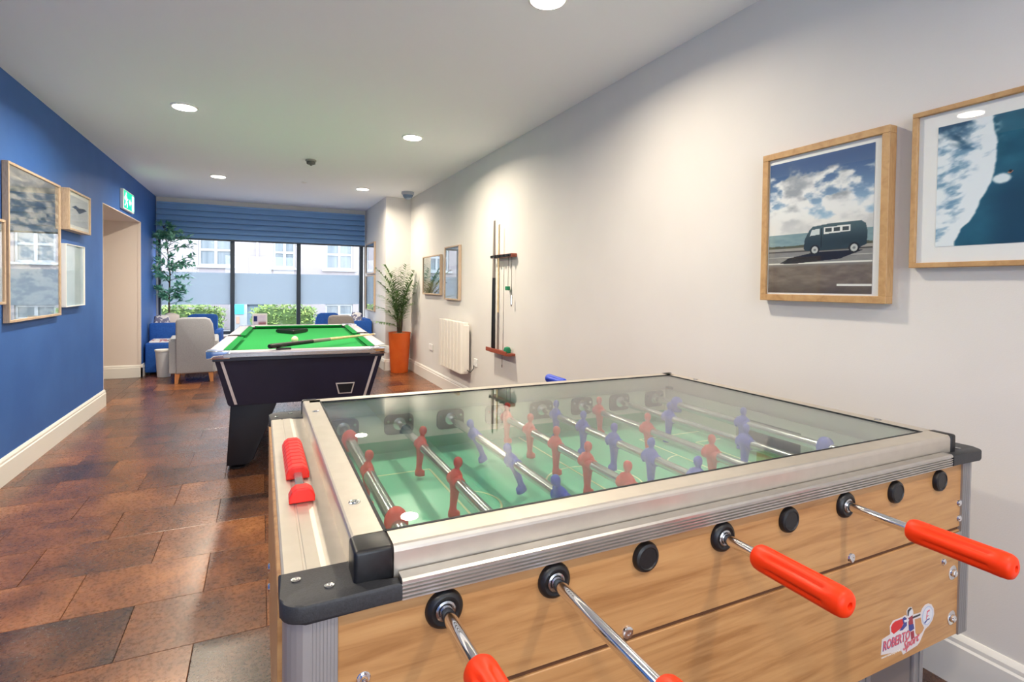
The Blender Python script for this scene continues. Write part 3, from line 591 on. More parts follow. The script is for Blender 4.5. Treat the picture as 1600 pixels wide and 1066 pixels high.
# front side: two boards with a groove between
def zgroove(x): return 0.613
b = BM(); box(b, 0.092, 1.634, FY, FY+0.02, 0.617, 0.790, 0.0015); obj('front_panel', b, M['panel'], FT)
b = BM(); box(b, 0.092, 1.634, FY, FY+0.02, 0.336, 0.609, 0.0015); obj('front_panel', b, M['panel'], FT)
b = BM(); box(b, 0.092, 1.634, FY+0.004, FY+0.018, 0.609, 0.617); obj('panel_groove', b, M['groove'], FT)
b = BM(); box(b, 0.092, 1.634, BYk-0.02, BYk, 0.336, 0.790, 0.0015); obj('back_panel', b, M['panel'], FT)
for x0, x1 in ((BX0-0.006, BX0+0.014), (BX1-0.014, BX1+0.006)):
    b = BM(); box(b, x0, x1, FY+0.07, BYk-0.07, 0.336, 0.790, 0.0015); obj('end_panel', b, M['panel'], FT)
b = BM(); box(b, BX0+0.014, BX1-0.014, FY+0.02, BYk-0.02, 0.345, 0.360); obj('bottom_board', b, M['panel'], FT)
# aluminium corner posts, ribbed and rounded
def post(cx, cy, sx, sy):
    bm = BM(); w = 0.066; r = 0.030; pts = []
    for k in range(7): a = PI/2*k/6; pts.append((cx+sx*(r-r*math.cos(a)), cy+sy*(r-r*math.sin(a))))
    x = cx+sx*r
    while x*sx < (cx+sx*w)*sx-0.004: pts += [(x, cy), (x+sx*0.002, cy), (x+sx*0.0022, cy+sy*0.0012), (x+sx*0.0042, cy+sy*0.0012)]; x += sx*0.0045
    pts += [(cx+sx*w, cy), (cx+sx*w, cy+sy*w), (cx, cy+sy*w)]
    prism(bm, [(p[0], p[1], 0.336) for p in pts], (0, 0, 0.790-0.336)); return bm
for cx, cy, sx, sy in ((BX0, FY-0.004, 1, 1), (BX1, FY-0.004, -1, 1), (BX0, BYk+0.004, 1, -1), (BX1, BYk+0.004, -1, -1)): obj('corner_post', post(cx, cy, sx, sy), M['alupost'], FT)
b = BM(); box(b, BX1+0.0065, BX1+0.022, FY+0.02, BYk-0.02, 0.635, 0.790, 0.003); obj('end_strip', b, M['alupost'], FT)
# legs: dark board flanked by aluminium profile
for x0, sx in ((0.11, 1), (1.575, -1)):
    for y0, sy in ((FY+0.045, 1), (BYk-0.045, -1)):
        g = obj('leg', box(BM(), min(x0, x0+sx*0.27), max(x0, x0+sx*0.27), min(y0+sy*0.010, y0+sy*0.030), max(y0+sy*0.010, y0+sy*0.030), 0.0, 0.345), mat('leg_board', rgb(118, 108, 104), 0.4), FT)
        for q in (x0, x0+sx*0.225):
            b = BM(); box(b, min(q, q+sx*0.045), max(q, q+sx*0.045), min(y0, y0+sy*0.045), max(y0, y0+sy*0.045), 0.0, 0.345, 0.006, 2); box(b, min(q+sx*0.018, q+sx*0.026), max(q+sx*0.018, q+sx*0.026), min(y0-sy*0.003, y0), max(y0-sy*0.003, y0), 0.02, 0.34)
            obj('leg_profile', b, M['alupost'], g)
# top rails
def rail_prof(x0, x1, flip):
    a = [(0, 0), (0, 0.024), (0.003, 0.026), (0.028, 0.026), (0.029, 0.0250), (0.032, 0.0250), (0.033, 0.026), (0.052, 0.026), (0.060, 0.024), (0.110, 0.021), (0.110, 0)]
    pts = [((x0+p[0]) if not flip else (x1-p[0]), 0.80, 0.784+p[1]) for p in a]
    return prism(BM(), pts, (0, 0.945, 0))
obj('side_rail', rail_prof(BX0, 0, False), M['aluw'], FT); obj('side_rail', rail_prof(0, BX1+0.010, True), M['aluw'], FT)
def ribrail(y, s):
    bm = BM(); pts = [(y+s*0.02, 0.816), (y, 0.816), (y-s*0.003, 0.813), (y-s*0.003, 0.809)]; z = 0.8085
    for k in range(4): pts += [(y+s*0.0005, z-0.0008), (y+s*0.0005, z-0.0024), (y-s*0.003, z-0.0032), (y-s*0.003, z-0.0054)]; z -= 0.0054
    pts += [(y, 0.785), (y+s*0.011, 0.785), (y+s*0.011, 0.79), (y+s*0.02, 0.79)]
    return prism(bm, [(0.176, a, c) for a, c in pts], (1.379, 0, 0))
obj('ribbed_rail', ribrail(0.716, 1), M['alu'], FT); obj('ribbed_rail', ribrail(BYk+0.008, -1), M['alu'], FT)
# black corner brackets
def bracket(cx, cy, sx, sy, L1, L2):
    bm = BM(); r = 0.030; pts = []
    for k in range(7): a = PI/2*k/6; pts.append((cx+sx*(r-r*math.cos(a)), cy+sy*(r-r*math.sin(a))))
    pts += [(cx+sx*L1, cy), (cx+sx*L1, cy+sy*0.022), (cx+sx*0.11, cy+sy*0.022), (cx+sx*0.11, cy+sy*L2), (cx, cy+sy*L2)]
    return prism(bm, [(p[0], p[1], 0.786) for p in pts], (0, 0, 0.025), 0.004, 2)
for cx, cy, sx, sy in ((0.022, 0.712, 1, 1), (1.712, 0.712, -1, 1), (0.022, BYk+0.012, 1, -1), (1.712, BYk+0.012, -1, -1)):
    br = obj('corner_bracket', bracket(cx, cy, sx, sy, 0.154, 0.095), M['blackm'], FT, True)
    for dx, dy in ((0.022, 0.068), (0.062, 0.035)):
        b = BM(); lathe(b, [(0.0065, 0), (0.0065, 0.0016), (0.004, 0.002), (0.0022, 0.0012), (0.0, 0.0006)], (cx+sx*dx, cy+sy*dy, 0.811), seg=14); obj('screw', b, M['steel'], br)
# lid: four bars, corner caps, screws
LX0, LX1, LY0, LY1, LZ0, LZ1 = 0.117, 1.618, 0.739, 1.800, 0.806, 0.853
def lidbar(p, along):  # profile in (inset, z)
    return prism(BM(), p, along)
def prof(s0, sgn, w=0.052):
    a = [(0.0, LZ0), (0.0, LZ1-0.010), (0.0008, LZ1-0.006), (0.003, LZ1-0.002), (0.006, LZ1), (w, LZ1), (w, LZ1-0.006), (w-0.003, LZ1-0.008), (w-0.003, LZ0)]
    return [(s0+sgn*i, z) for i, z in a]
bars = {}
bars['f'] = obj('lid_bar', lidbar([(LX0+0.053, y, z) for y, z in prof(LY0, 1)], (LX1-LX0-0.053-0.022, 0, 0)), M['aluw'], FT)
bars['b'] = obj('lid_bar', lidbar([(LX0+0.02, y, z) for y, z in prof(LY1, -1)], (LX1-LX0-0.04, 0, 0)), M['aluw'], FT)
bars['l'] = obj('lid_bar', lidbar([(x, LY0+0.053, z) for x, z in prof(LX0, 1)], (0, LY1-LY0-0.073, 0)), M['aluw'], FT)
bars['r'] = obj('lid_bar', lidbar([(x, LY0+0.053, z) for x, z in prof(LX1, -1)], (0, LY1-LY0-0.073, 0)), M['aluw'], FT)
for x0, x1, y0, y1 in ((LX0-0.002, LX0+0.053, LY0-0.002, LY0+0.052), (LX1-0.022, LX1+0.002, LY0-0.002, LY0+0.052), (LX0-0.002, LX0+0.045, LY1-0.02, LY1+0.002), (LX1-0.045, LX1+0.002, LY1-0.02, LY1+0.002)):
    b = BM(); box(b, x0, x1, y0, y1, LZ0-0.006, LZ1+0.0015, 0.006, 3); obj('lid_corner_cap', b, M['black'], FT, True)
for x, y, k in ((0.143, 1.62, 'l'), (0.143, 0.915, 'l'), (1.594, 1.62, 'r'), (1.594, 0.915, 'r')):
    b = BM(); lathe(b, [(0.010, 0), (0.010, 0.0008), (0.0085, 0.0016), (0.006, 0.0004), (0.0055, 0.0018), (0.003, 0.0018), (0.002, 0.0006), (0.0, 0.0006)], (x, y, LZ1), seg=18); obj('screw', b, M['steel'], bars[k])
b = BM(); gx0, gx1, gy0, gy1 = LX0+0.0505, LX1-0.0505, LY0+0.0505, LY1-0.0505
for p in ((gx0-0.002, gx0+0.003, gy0, gy1), (gx1-0.003, gx1+0.002, gy0, gy1), (gx0, gx1, gy0-0.002, gy0+0.003), (gx0, gx1, gy1-0.003, gy1+0.002)): box(b, *p, LZ1-0.005, LZ1+0.0008)
obj('rubber_seal', b, M['dark'], FT)
b = BM(); box(b, gx0, gx1, gy0, gy1, LZ1-0.004, LZ1-0.001); obj('glass_pane', b, M['tglass'], FT)
# inside of the table
IX0, IX1, IY0, IY1, ZF = 0.165, 1.585, 0.765, 1.785, 0.655
b = BM(); box(b, IX0, IX1, IY0, IY1, ZF-0.01, ZF); fld = obj('playing_field', b, M['field'], FT)
b = BM(); th = 0.0006; zl0, zl1 = ZF, ZF+th
mx = (IX0+IX1)/2; my = (IY0+IY1)/2
box(b, mx-0.003, mx+0.003, IY0+0.01, IY1-0.01, zl0, zl1)
for s in (-1, 1):
    xe = IX0+0.005 if s < 0 else IX1-0.005
    for D, H in ((0.30, 0.30), (0.13, 0.19)):
        x1 = xe-s*D; box(b, min(xe, x1), max(xe, x1), my-H-0.003, my-H+0.003, zl0, zl1); box(b, min(xe, x1), max(xe, x1), my+H-0.003, my+H+0.003, zl0, zl1); box(b, x1-0.003, x1+0.003, my-H, my+H, zl0, zl1)
def arc(cx, cy, r, a0, a1, w=0.0055, n=28):
    for k in range(n):
        t0, t1 = a0+(a1-a0)*k/n, a0+(a1-a0)*(k+1)/n
        q = [bmv for bmv in ((cx+(r-w/2)*math.cos(t0), cy+(r-w/2)*math.sin(t0)), (cx+(r+w/2)*math.cos(t0), cy+(r+w/2)*math.sin(t0)), (cx+(r+w/2)*math.cos(t1), cy+(r+w/2)*math.sin(t1)), (cx+(r-w/2)*math.cos(t1), cy+(r-w/2)*math.sin(t1)))]
        b.faces.new([b.verts.new((x, y, zl1)) for x, y in q])
arc(mx, my, 0.14, 0, 2*PI, n=48); arc(IX0+0.305, my, 0.10, -PI/2, PI/2); arc(IX1-0.305, my, 0.10, PI/2, 3*PI/2)
obj('field_markings', b, M['line'], fld)
for y0, y1 in ((IY0-0.012, IY0), (IY1, IY1+0.012)):
    b = BM(); box(b, IX0, IX1, y0, y1, ZF+0.040, 0.786); w = obj('inner_wall', b, M['innerwall'], FT)
    b = BM(); box(b, IX0, IX1, y0-0.0005, y1+0.0005, ZF-0.005, ZF+0.040); obj('green_band', b, M['fieldside'], w)
for s, xe in ((1, IX0), (-1, IX1)):
    xa, xb = (xe-0.012, xe) if s > 0 else (xe, xe+0.012)
    b = BM(); box(b, xa, xb, IY0, my-0.13, ZF, 0.786); box(b, xa, xb, my+0.13, IY1, ZF, 0.786); box(b, xa, xb, my-0.13, my+0.13, ZF+0.10, 0.786); w = obj('inner_wall', b, M['innerwall'], FT)
    b = BM(); box(b, xe-s*0.05-0.002, xe-s*0.05+0.002, my-0.135, my+0.135, ZF, ZF+0.12); obj('goal_back', b, M['dark'], w)
# ramps in the field corners
for sx, xe in ((1, IX0), (-1, IX1)):
    for sy, ye in ((1, IY0), (-1, IY1)):
        b = BM(); prism(b, [(xe, ye, ZF), (xe+sx*0.09, ye, ZF), (xe, ye+sy*0.09, ZF)], (0, 0, 0.001)); v = list(b.verts)
        bmesh.ops.translate(b, verts=[q for q in v if abs(q.co.x-xe) < 1e-6 and abs(q.co.y-ye) < 1e-6 and q.co.z > ZF+0.0005], vec=(0, 0, 0.018)); obj('corner_ramp', b, M['fieldside'], fld)
# inner ledge strip above the walls at the far side
b = BM(); box(b, IX0, IX1, IY1-0.004, IY1+0.014, 0.786, 0.805, 0.002); obj('inner_ledge', b, M['alu'], FT)
b = BM(); box(b, IX0, IX1, IY0-0.014, IY0+0.004, 0.786, 0.805, 0.002); obj('inner_ledge', b, M['alu'], FT)

RZ = 0.7525
def rxi(i): return 0.2407+0.183*i
def rounded_plate(cx, cz, w, h, r, y0, y1):
    pts = []
    for sx, sz, a0 in ((1, 1, 0), (-1, 1, PI/2), (-1, -1, PI), (1, -1, 3*PI/2)):
        for k in range(5): a = a0+PI/2*k/4; pts.append((cx+sx*(w-r)+r*math.cos(a), y0, cz+sz*(h-r)+r*math.sin(a)))
    return prism(BM(), pts, (0, y1-y0, 0), 0.0015)
def player_mesh(cx, cy, tilt, face, red, headless=False):
    """figure hung on the rod; tilt about the rod (Y axis), face = +1/-1 along X"""
    bm = BM()
    MM = Matrix.Translation((cx, cy, RZ)) @ Matrix.Rotation(tilt, 4, 'Y') @ Matrix.Diagonal((face, 1, 1, 1))
    R_ = [(0.006, 0, -0.088, 0.010, 0.009), (0.005, 0, -0.086, 0.015, 0.012), (0.004, 0, -0.074, 0.014, 0.0125), (0.001, 0, -0.070, 0.009, 0.0115), (0.0, 0, -0.062, 0.0075, 0.0105), (0.0, 0, -0.045, 0.0085, 0.0125),
          (0.0, 0, -0.026, 0.0100, 0.0150), (0.0, 0, -0.014, 0.0125, 0.0165), (0.0, 0, 0.0, 0.0160, 0.0170), (0, 0, 0.010, 0.0150, 0.0200), (0, 0, 0.018, 0.0120, 0.0225), (0, 0, 0.024, 0.0085, 0.0175), (0, 0, 0.028, 0.0060, 0.0080), (0, 0, 0.031, 0.0058, 0.0062),
          (0.0005, 0, 0.034, 0.0080, 0.0078), (0.001, 0, 0.040, 0.0108, 0.0095), (0.001, 0, 0.047, 0.0112, 0.0098), (0.0005, 0, 0.053, 0.0090, 0.0080), (0, 0, 0.0565, 0.0045, 0.0040), (0, 0, 0.0572, 0.0012, 0.0012)]
    if headless: R_ = [(0, 0, -0.030, 0.019, 0.018), (0, 0, -0.018, 0.022, 0.022), (0, 0, 0.0, 0.024, 0.024), (0, 0, 0.014, 0.022, 0.022), (0, 0, 0.024, 0.016, 0.018), (0, 0, 0.030, 0.008, 0.010), (0, 0, 0.031, 0.002, 0.002)]
    loft(bm, R_, 16, 2.2, MM)
    if not headless:
        for s in (-1, 1):   # arms folded down to the rod
            pts = [MM @ Vector(p) for p in ((0, s*0.019, 0.018), (0.002, s*0.0245, 0.006), (0.006, s*0.0235, -0.006), (0.012, s*0.017, -0.011))]
            tube(bm, pts, [0.0065, 0.006, 0.005, 0.004], 8)
        p0 = MM @ Vector((0, -0.026, 0)); p1 = MM @ Vector((0, 0.026, 0)); cyl(bm, p0, p1, 0.0155, 16)
    return bm
RODS = {0: ('r', [(1.64, 2), (1.336, 1), (1.03, 2)], 0.05), 1: ('r', [(1.505, 0), (1.20, 0)], 0.10), 3: ('r', [(1.70, 0), (1.521, 0), (1.352, 0), (1.185, 0), (1.015, 0)], 0.0), 5: ('r', [(1.66, 0), (1.382, 0), (1.106, 0)], -0.05),
        2: ('b', [(1.539, 0), (1.264, 0), (1.01, 0)], -0.38), 4: ('b', [(1.668, 0), (1.488, 0), (1.317, 0), (1.147, 0), (0.974, 0)], 0.0), 6: ('b', [(1.485, 0), (1.15, 0)], 0.05), 7: ('b', [(1.646, 2), (1.319, 1), (1.02, 2)], 0.05)}
HANDLE = {0: 0.594, 1: 0.474, 3: 0.650, 5: 0.600}
for i in range(8):
    team, figs, tilt = RODS[i]; x = rxi(i); red = team == 'r'
    if red: y0, y1 = HANDLE[i]-0.10, BYk+(0.03)
    else: y0, y1 = FY+0.010, (1.96 if i != 6 else 2.28)
    b = BM()
    if red: cyl(b, (x, y0, RZ), (x, y1-0.02, RZ), 0.0098, 20)
    else: cyl(b, (x, y0, RZ), (x, y1, RZ), 0.0098, 20)
    rod = obj('rod', b, M['chrome'], FT, True, label='chrome rod with %s figures' % ('red' if red else 'blue'))
    r_in = 0.0150 if i in (0, 7) else 0.0125
    b = BM(); cyl(b, (x, IY0+0.02+(0.10 if i not in (0, 7) else 0), RZ), (x, IY1-(0.08 if i not in (0, 7) else 0.03), RZ), r_in, 20); obj('sleeve', b, M['tube'], rod, True)
    for y, kind in figs:
        face = 1 if red else -1
        o = obj('player_figure' if kind != 2 else 'bumper', player_mesh(x, y, tilt*(1 if kind != 1 else 1), face, red, kind == 2), M['redp'] if red else M['bluep'], rod, 'all')
        if kind == 2: o.name = 'bumper'
    # handle
    if red:
        h0, h1 = HANDLE[i]-0.165, HANDLE[i]; yy = h0
    else:
        h0, h1 = (1.90, 2.065) if i != 6 else (2.22, 2.385)
    bm = BM(); d = Vector((0, -1, 0)); top = h1 if red else h1
    seg = 48; rings = []
    prf = [(0.0, 0.012), (0.003, 0.0185), (0.008, 0.0215), (0.018, 0.0225), (0.150, 0.0225), (0.158, 0.0215), (0.163, 0.0185), (0.165, 0.013)]
    ys = [prf[0], prf[1], prf[2], prf[3], (0.028, 0.0225), (0.035, 0.0225), (0.128, 0.0225), (0.135, 0.0225), prf[4], prf[5], prf[6], prf[7]]
    for s_, r_ in ys:
        row = []
        for k in range(seg):
            a = 2*PI*k/seg; rr_ = r_
            if 0.03 < s_ < 0.13 and k % 8 in (0, 1): rr_ = r_-0.0046
            elif 0.03 < s_ < 0.13 and k % 8 in (2, 7): rr_ = r_-0.0012
            row.append(bm.verts.new((x+rr_*math.cos(a+0.2), h0+s_, RZ+rr_*math.sin(a+0.2))))
        rings.append(row)
    for A, B in zip(rings, rings[1:]):
        for k in range(seg): bm.faces.new((A[k], A[(k+1) % seg], B[(k+1) % seg], B[k]))
    bm.faces.new(rings[-1])
    # recessed end with a small hole
    inner = [bm.verts.new((x+0.006*math.cos(2*PI*k/seg+0.2), h0+0.0, RZ+0.006*math.sin(2*PI*k/seg+0.2))) for k in range(seg)]
    deep = [bm.verts.new((x+0.005*math.cos(2*PI*k/seg+0.2), h0+0.006, RZ+0.005*math.sin(2*PI*k/seg+0.2))) for k in range(seg)]
    for A, B in ((inner, rings[0]), (deep, inner)):
        for k in range(seg): bm.faces.new((A[k], A[(k+1) % seg], B[(k+1) % seg], B[k]))
    bm.faces.new(deep)
    obj('handle', bm, M['orange'] if red else M['bluep'], rod, True, label='orange-red grip' if red else 'blue grip')
    # bearings on the near side: open bush for red rods, blind cap for blue ones
    b = BM()
    if red: lathe(b, [(0.0285, 0.0), (0.0285, 0.003), (0.026, 0.008), (0.021, 0.0105), (0.0165, 0.0095), (0.0135, 0.006), (0.0105, 0.006), (0.0105, 0.0)], (x, FY, RZ), (0, -1, 0), 32)
    else: lathe(b, [(0.0265, 0.0), (0.0265, 0.004), (0.024, 0.009), (0.0195, 0.011), (0.018, 0.0095), (0.0, 0.0095)], (x, FY, RZ), (0, -1, 0), 32)
    bs = obj('bearing' if red else 'bearing_cap', b, M['black'], FT, True)
    if red: b = BM(); lathe(b, [(0.0150, 0.006), (0.0150, 0.0100), (0.0125, 0.0115), (0.0105, 0.0100), (0.0105, 0.006)], (x, FY, RZ), (0, -1, 0), 28); obj('bearing_ring', b, M['steel'], bs, True)
    b = BM()
    if not red: lathe(b, [(0.0285, 0.0), (0.026, 0.008), (0.021, 0.0105), (0.0105, 0.006), (0.0105, 0.0)], (x, BYk, RZ), (0, 1, 0), 24)
    else: lathe(b, [(0.0265, 0.0), (0.024, 0.009), (0.0, 0.0115)], (x, BYk, RZ), (0, 1, 0), 24)
    obj('bearing', b, M['black'], FT, True)
    for y0_, y1_, in ((IY1-0.007, IY1), (IY0, IY0+0.007)):
        pl = obj('bearing_plate', rounded_plate(x, RZ-0.003, 0.050, 0.034, 0.018, y0_, y1_), M['blackm'], FT)
        if y0_ > 1:
            for dx in (-0.037, 0.037): b = BM(); lathe(b, [(0.0055, 0), (0.0045, 0.002), (0.0, 0.002)], (x+dx, y0_, RZ+0.010), (0, -1, 0), 10); obj('screw', b, M['steel'], pl)
            b = BM(); lathe(b, [(0.021, 0.0), (0.021, 0.004), (0.013, 0.006)], (x, y0_, RZ), (0, -1, 0), 20); obj('bush', b, M['tube'], pl, True)
# bolts on the front
def bolt(x, z, r, big=False, nx=None, y=FY):
    b = BM()
    if nx is None:
        lathe(b, [(r, 0), (r, 0.0012), (r*0.9, 0.002), (r*0.55, 0.002), (r*0.52, 0.007), (r*0.38, 0.009), (r*0.2, 0.0082), (0, 0.006)] if big else [(r, 0), (r*0.9, 0.003), (r*0.5, 0.005), (r*0.3, 0.0045), (0, 0.003)], (x, FY, z), (0, -1, 0), 18)
    else: lathe(b, [(r, 0), (r*0.8, 0.004), (0, 0.006)], (nx, y, z), (-1, 0, 0), 12)
    obj('bolt', b, M['chrome'], FT, True)
for x, z in ((1.600, 0.503), (1.600, 0.386)): bolt(x, z, 0.0185, True)
for x, z in ((1.184, 0.628), (0.572, 0.627)): bolt(x, z, 0.0115)
for x, z in ((1.620, 0.679), (1.622, 0.639), (1.557, 0.540)): bolt(x, z, 0.0085)
bolt(0.127, 0.684, 0.0095, True)
for y, z in ((1.50, 0.482), (1.50, 0.429)): bolt(0, z, 0.012, False, BX0-0.006, y)
b = BM(); box(b, 1.583, 1.63, FY-0.006, FY, 0.592, 0.606, 0.003); obj('hinge_tab', b, M['steel'], FT)
# score counter
sc = obj('score_rail', box(BM(), 0.062, 0.078, 1.06, 1.43, 0.8095, 0.826, 0.002), M['tube'], FT)
def bead(yc, w):
    pts = [(0.070+0.0235*math.cos(a)*1.0, 0.812+0.022*math.sin(a)) for a in [PI*k/10 for k in range(11)]]
    pts = [(0.0465, 0.811)]+[(p[0], p[1]) for p in pts[::-1]]+[(0.0935, 0.811)]
    bm = BM(); cr = [(0.047, 0.811), (0.047, 0.822), (0.052, 0.832), (0.060, 0.838), (0.080, 0.838), (0.088, 0.832), (0.093, 0.822), (0.093, 0.811)]
    prism(bm, [(x, yc-w/2, z) for x, z in cr], (0, w, 0), 0.003, 2); return bm
for k in range(9): obj('score_bead', bead(1.200+k*0.0262, 0.0250), M['redbead'], sc)
obj('score_bead', bead(1.070, 0.030), M['redbead'], sc)
# sticker on the front board
ST = obj('sticker', prism(BM(), [(x, FY-0.0004, z) for x, z in [(1.304, 0.374), (1.306, 0.410), (1.338, 0.414), (1.336, 0.434), (1.348, 0.444), (1.385, 0.443), (1.397, 0.445), (1.404, 0.440), (1.402, 0.453), (1.411, 0.460), (1.423, 0.458), (1.430, 0.445), (1.431, 0.437), (1.462, 0.435),
    (1.468, 0.443), (1.480, 0.449), (1.494, 0.449), (1.508, 0.443), (1.519, 0.430), (1.521, 0.416), (1.514, 0.402), (1.500, 0.392), (1.486, 0.388), (1.480, 0.384), (1.462, 0.362), (1.452, 0.356), (1.392, 0.350), (1.384, 0.362)]], (0, 0.0004, 0)), mat('sticker_white', rgb(214, 206, 206), 0.35), FT, label='white sticker with red and blue footballer emblem and lettering')
def flat(name, pts, col, dy):
    m = M.get(col) or mat('sticker_'+col, {'red': rgb(206, 26, 34), 'navy': rgb(44, 54, 132), 'dk': rgb(40, 40, 48), 'maroon': rgb(150, 36, 60), 'gry': rgb(214, 216, 222), 'wood': rgb(196, 142, 90), 'pink': rgb(214, 96, 110), 'lg': rgb(176, 188, 214)}[col], 0.35); M[col] = m
    return obj(name, prism(BM(), [(x, FY-0.0004-dy, z) for x, z in pts], (0, 0.0003, 0)), m, ST)
flat('print_shape', [(1.437, 0.424), (1.462, 0.422), (1.466, 0.408), (1.478, 0.392), (1.470, 0.384), (1.452, 0.378), (1.441, 0.390)], 'wood', 0.0003)
flat('print_shape', [(1.342, 0.419), (1.340, 0.430), (1.346, 0.437), (1.356, 0.440), (1.385, 0.439), (1.390, 0.428), (1.383, 0.418), (1.369, 0.415), (1.352, 0.411)], 'red', 0.0003)
flat('print_shape', [(1.385, 0.439), (1.393, 0.442), (1.402, 0.436), (1.404, 0.418), (1.387, 0.411), (1.374, 0.413), (1.390, 0.424)], 'navy', 0.0005)
flat('print_shape', [(1.407, 0.440), (1.406, 0.453), (1.416, 0.457), (1.424, 0.453), (1.425, 0.440), (1.417, 0.436)], 'gry', 0.0003)
flat('print_shape', [(1.406, 0.440), (1.405, 0.454), (1.416, 0.458), (1.424, 0.455), (1.412, 0.450), (1.410, 0.440)], 'dk', 0.0006)
flat('print_shape', [(1.409, 0.434), (1.426, 0.437), (1.430, 0.416), (1.419, 0.413), (1.411, 0.417)], 'maroon', 0.0006)
flat('print_shape', [(1.411, 0.417), (1.431, 0.415), (1.435, 0.402), (1.414, 0.399)], 'navy', 0.0008)
flat('print_shape', [(1.420, 0.398), (1.434, 0.397), (1.437, 0.379), (1.424, 0.379)], 'maroon', 0.0006)
flat('print_shape', [(1.427, 0.433), (1.460, 0.432), (1.460, 0.428), (1.428, 0.428)], 'dk', 0.0004)
flat('print_shape', [(1.390, 0.434), (1.411, 0.432), (1.411, 0.427), (1.394, 0.428)], 'gry', 0.0008)
flat('print_shape', [(1.4915+0.0235*math.cos(a), 0.4195+0.0235*math.sin(a)) for a in [k*PI/10 for k in range(20)]], 'lg', 0.0003)
flat('print_shape', [(1.4915+0.0205*math.cos(a), 0.4195+0.0205*math.sin(a)) for a in [k*PI/10 for k in range(20)]], 'gry', 0.0005)
flat('print_shape', [(1.484, 0.411), (1.488, 0.432), (1.500, 0.433), (1.499, 0.429), (1.491, 0.428), (1.489, 0.420), (1.499, 0.419), (1.489, 0.417), (1.487, 0.411)], 'pink', 0.0007)
flat('print_shape', [(1.477, 0.406), (1.490, 0.411), (1.500, 0.411), (1.500, 0.408), (1.491, 0.408), (1.480, 0.402)], 'navy', 0.0007)
def text(s, x, z, size, m, dy, shear=0.0, rot=0.0, sx=1.0, name='lettering', parent=ST):
    cu = bpy.data.curves.new(name, 'FONT'); cu.body = s; cu.size = size; cu.shear = shear; cu.extrude = 0.00015; cu.resolution_u = 2; cu.offset = size*0.02
    o = bpy.data.objects.new(name, cu); COL.objects.link(o)
    dg = bpy.context.evaluated_depsgraph_get(); me = bpy.data.meshes.new_from_object(o.evaluated_get(dg)); bpy.data.objects.remove(o)
    T = Matrix.Translation(Vector((x, FY-0.0004-dy, z))-ORG[parent]) @ Matrix.Rotation(PI/2, 4, 'X') @ Matrix.Rotation(rot, 4, 'Z') @ Matrix.Diagonal((sx, 1, 1, 1))
    me.transform(T); me.materials.clear(); me.materials.append(m); q = bpy.data.objects.new(name, me); COL.objects.link(q); q.parent = parent; ORG[q] = ORG[parent]; return q
text('ROBERTO', 1.3085, 0.3815, 0.0325, M['navy'], 0.0004, 0.12, 0.0, 0.74); text('ROBERTO', 1.3095, 0.3828, 0.0305, M['pink'], 0.0007, 0.12, 0.0, 0.785)
text('Sport', 1.390, 0.3600, 0.030, M['pink'], 0.0010, 0.4, 0.12, 0.95)
text('www.robertosport.it', 1.306, 0.3640, 0.0085, mat('sticker_small_text', rgb(236, 226, 216), 0.4), 0.0, 0.0, -0.02, 1.0)

# ------------------------------------------------------------------ pool table
PT_LOC = (0.245, 3.66, 0); PA = math.radians(-3.0)
PT = bpy.data.objects.new('pool_table', None); COL.objects.link(PT); PT.location = PT_LOC; PT.rotation_euler = (0, 0, PA); ORG[PT] = Vector((0, 0, 0))
tag(PT, 'dark pool table with bright green cloth and silver rails', 'pool table')
PW, PL, PZ = 0.555, 2.30, 0.80
b = BM()
# tapered cabinet
top = [(-PW+0.045, 0.045), (PW-0.045, 0.045), (PW-0.045, PL-0.045), (-PW+0.045, PL-0.045)]; bot = [(-PW+0.115, 0.10), (PW-0.125, 0.10), (PW-0.13, PL-0.10), (-PW+0.13, PL-0.10)]
for zz0, zz1, A, B_ in ((0.442, 0.745, bot, top),):
    a = [b.verts.new((x, y, zz0)) for x, y in A]; c = [b.verts.new((x, y, zz1)) for x, y in B_]
    b.faces.new(a[::-1]); b.faces.new(c)
    for k in range(4): b.faces.new((a[k], a[(k+1) % 4], c[(k+1) % 4], c[k]))
bmesh.ops.bevel(b, geom=[e for e in b.edges], offset=0.006, segments=2, affect='EDGES')
obj('cabinet', b, M['cab'], PT, True)
b = BM(); box(b, -PW+0.035, PW-0.035, 0.035, PL-0.035, 0.735, 0.762, 0.004); obj('rail_skirt', b, M['cab'], PT)
# chrome strips on the cabinet corners
for sx in (-1, 1):
    for y_t, y_b, s in ((0.041, 0.096, 1), (PL-0.041, PL-0.096, -1)):
        xt, xb = sx*(PW-0.085), sx*(PW-0.160)
        if s > 0: b = BM(); prism(b, [(xt-0.008, y_t-0.001, 0.737), (xt+0.008, y_t-0.001, 0.737), (xb+0.008, y_b-0.004, 0.452), (xb-0.008, y_b-0.004, 0.452)], (0, 0.006, 0)); obj('corner_strip', b, M['strip'], PT)
# rails
rw = 0.085
def rail(x0, x1, y0, y1): return box(BM(), x0, x1, y0, y1, 0.762, PZ, 0.009, 3)
for a in ((-PW, -PW+rw, 0.10, PL/2-0.05), (-PW, -PW+rw, PL/2+0.05, PL-0.10), (PW-rw, PW, 0.10, PL/2-0.05), (PW-rw, PW, PL/2+0.05, PL-0.10), (-PW+0.10, PW-0.10, 0, rw), (-PW+0.10, PW-0.10, PL-rw, PL)): obj('rail', rail(*a), M['rail'], PT, True)
# dark end trim along the near rail
b = BM(); box(b, -PW+0.10, PW-0.10, -0.003, 0.0, 0.765, 0.786, 0.001); obj('end_trim', b, M['steel'], PT)
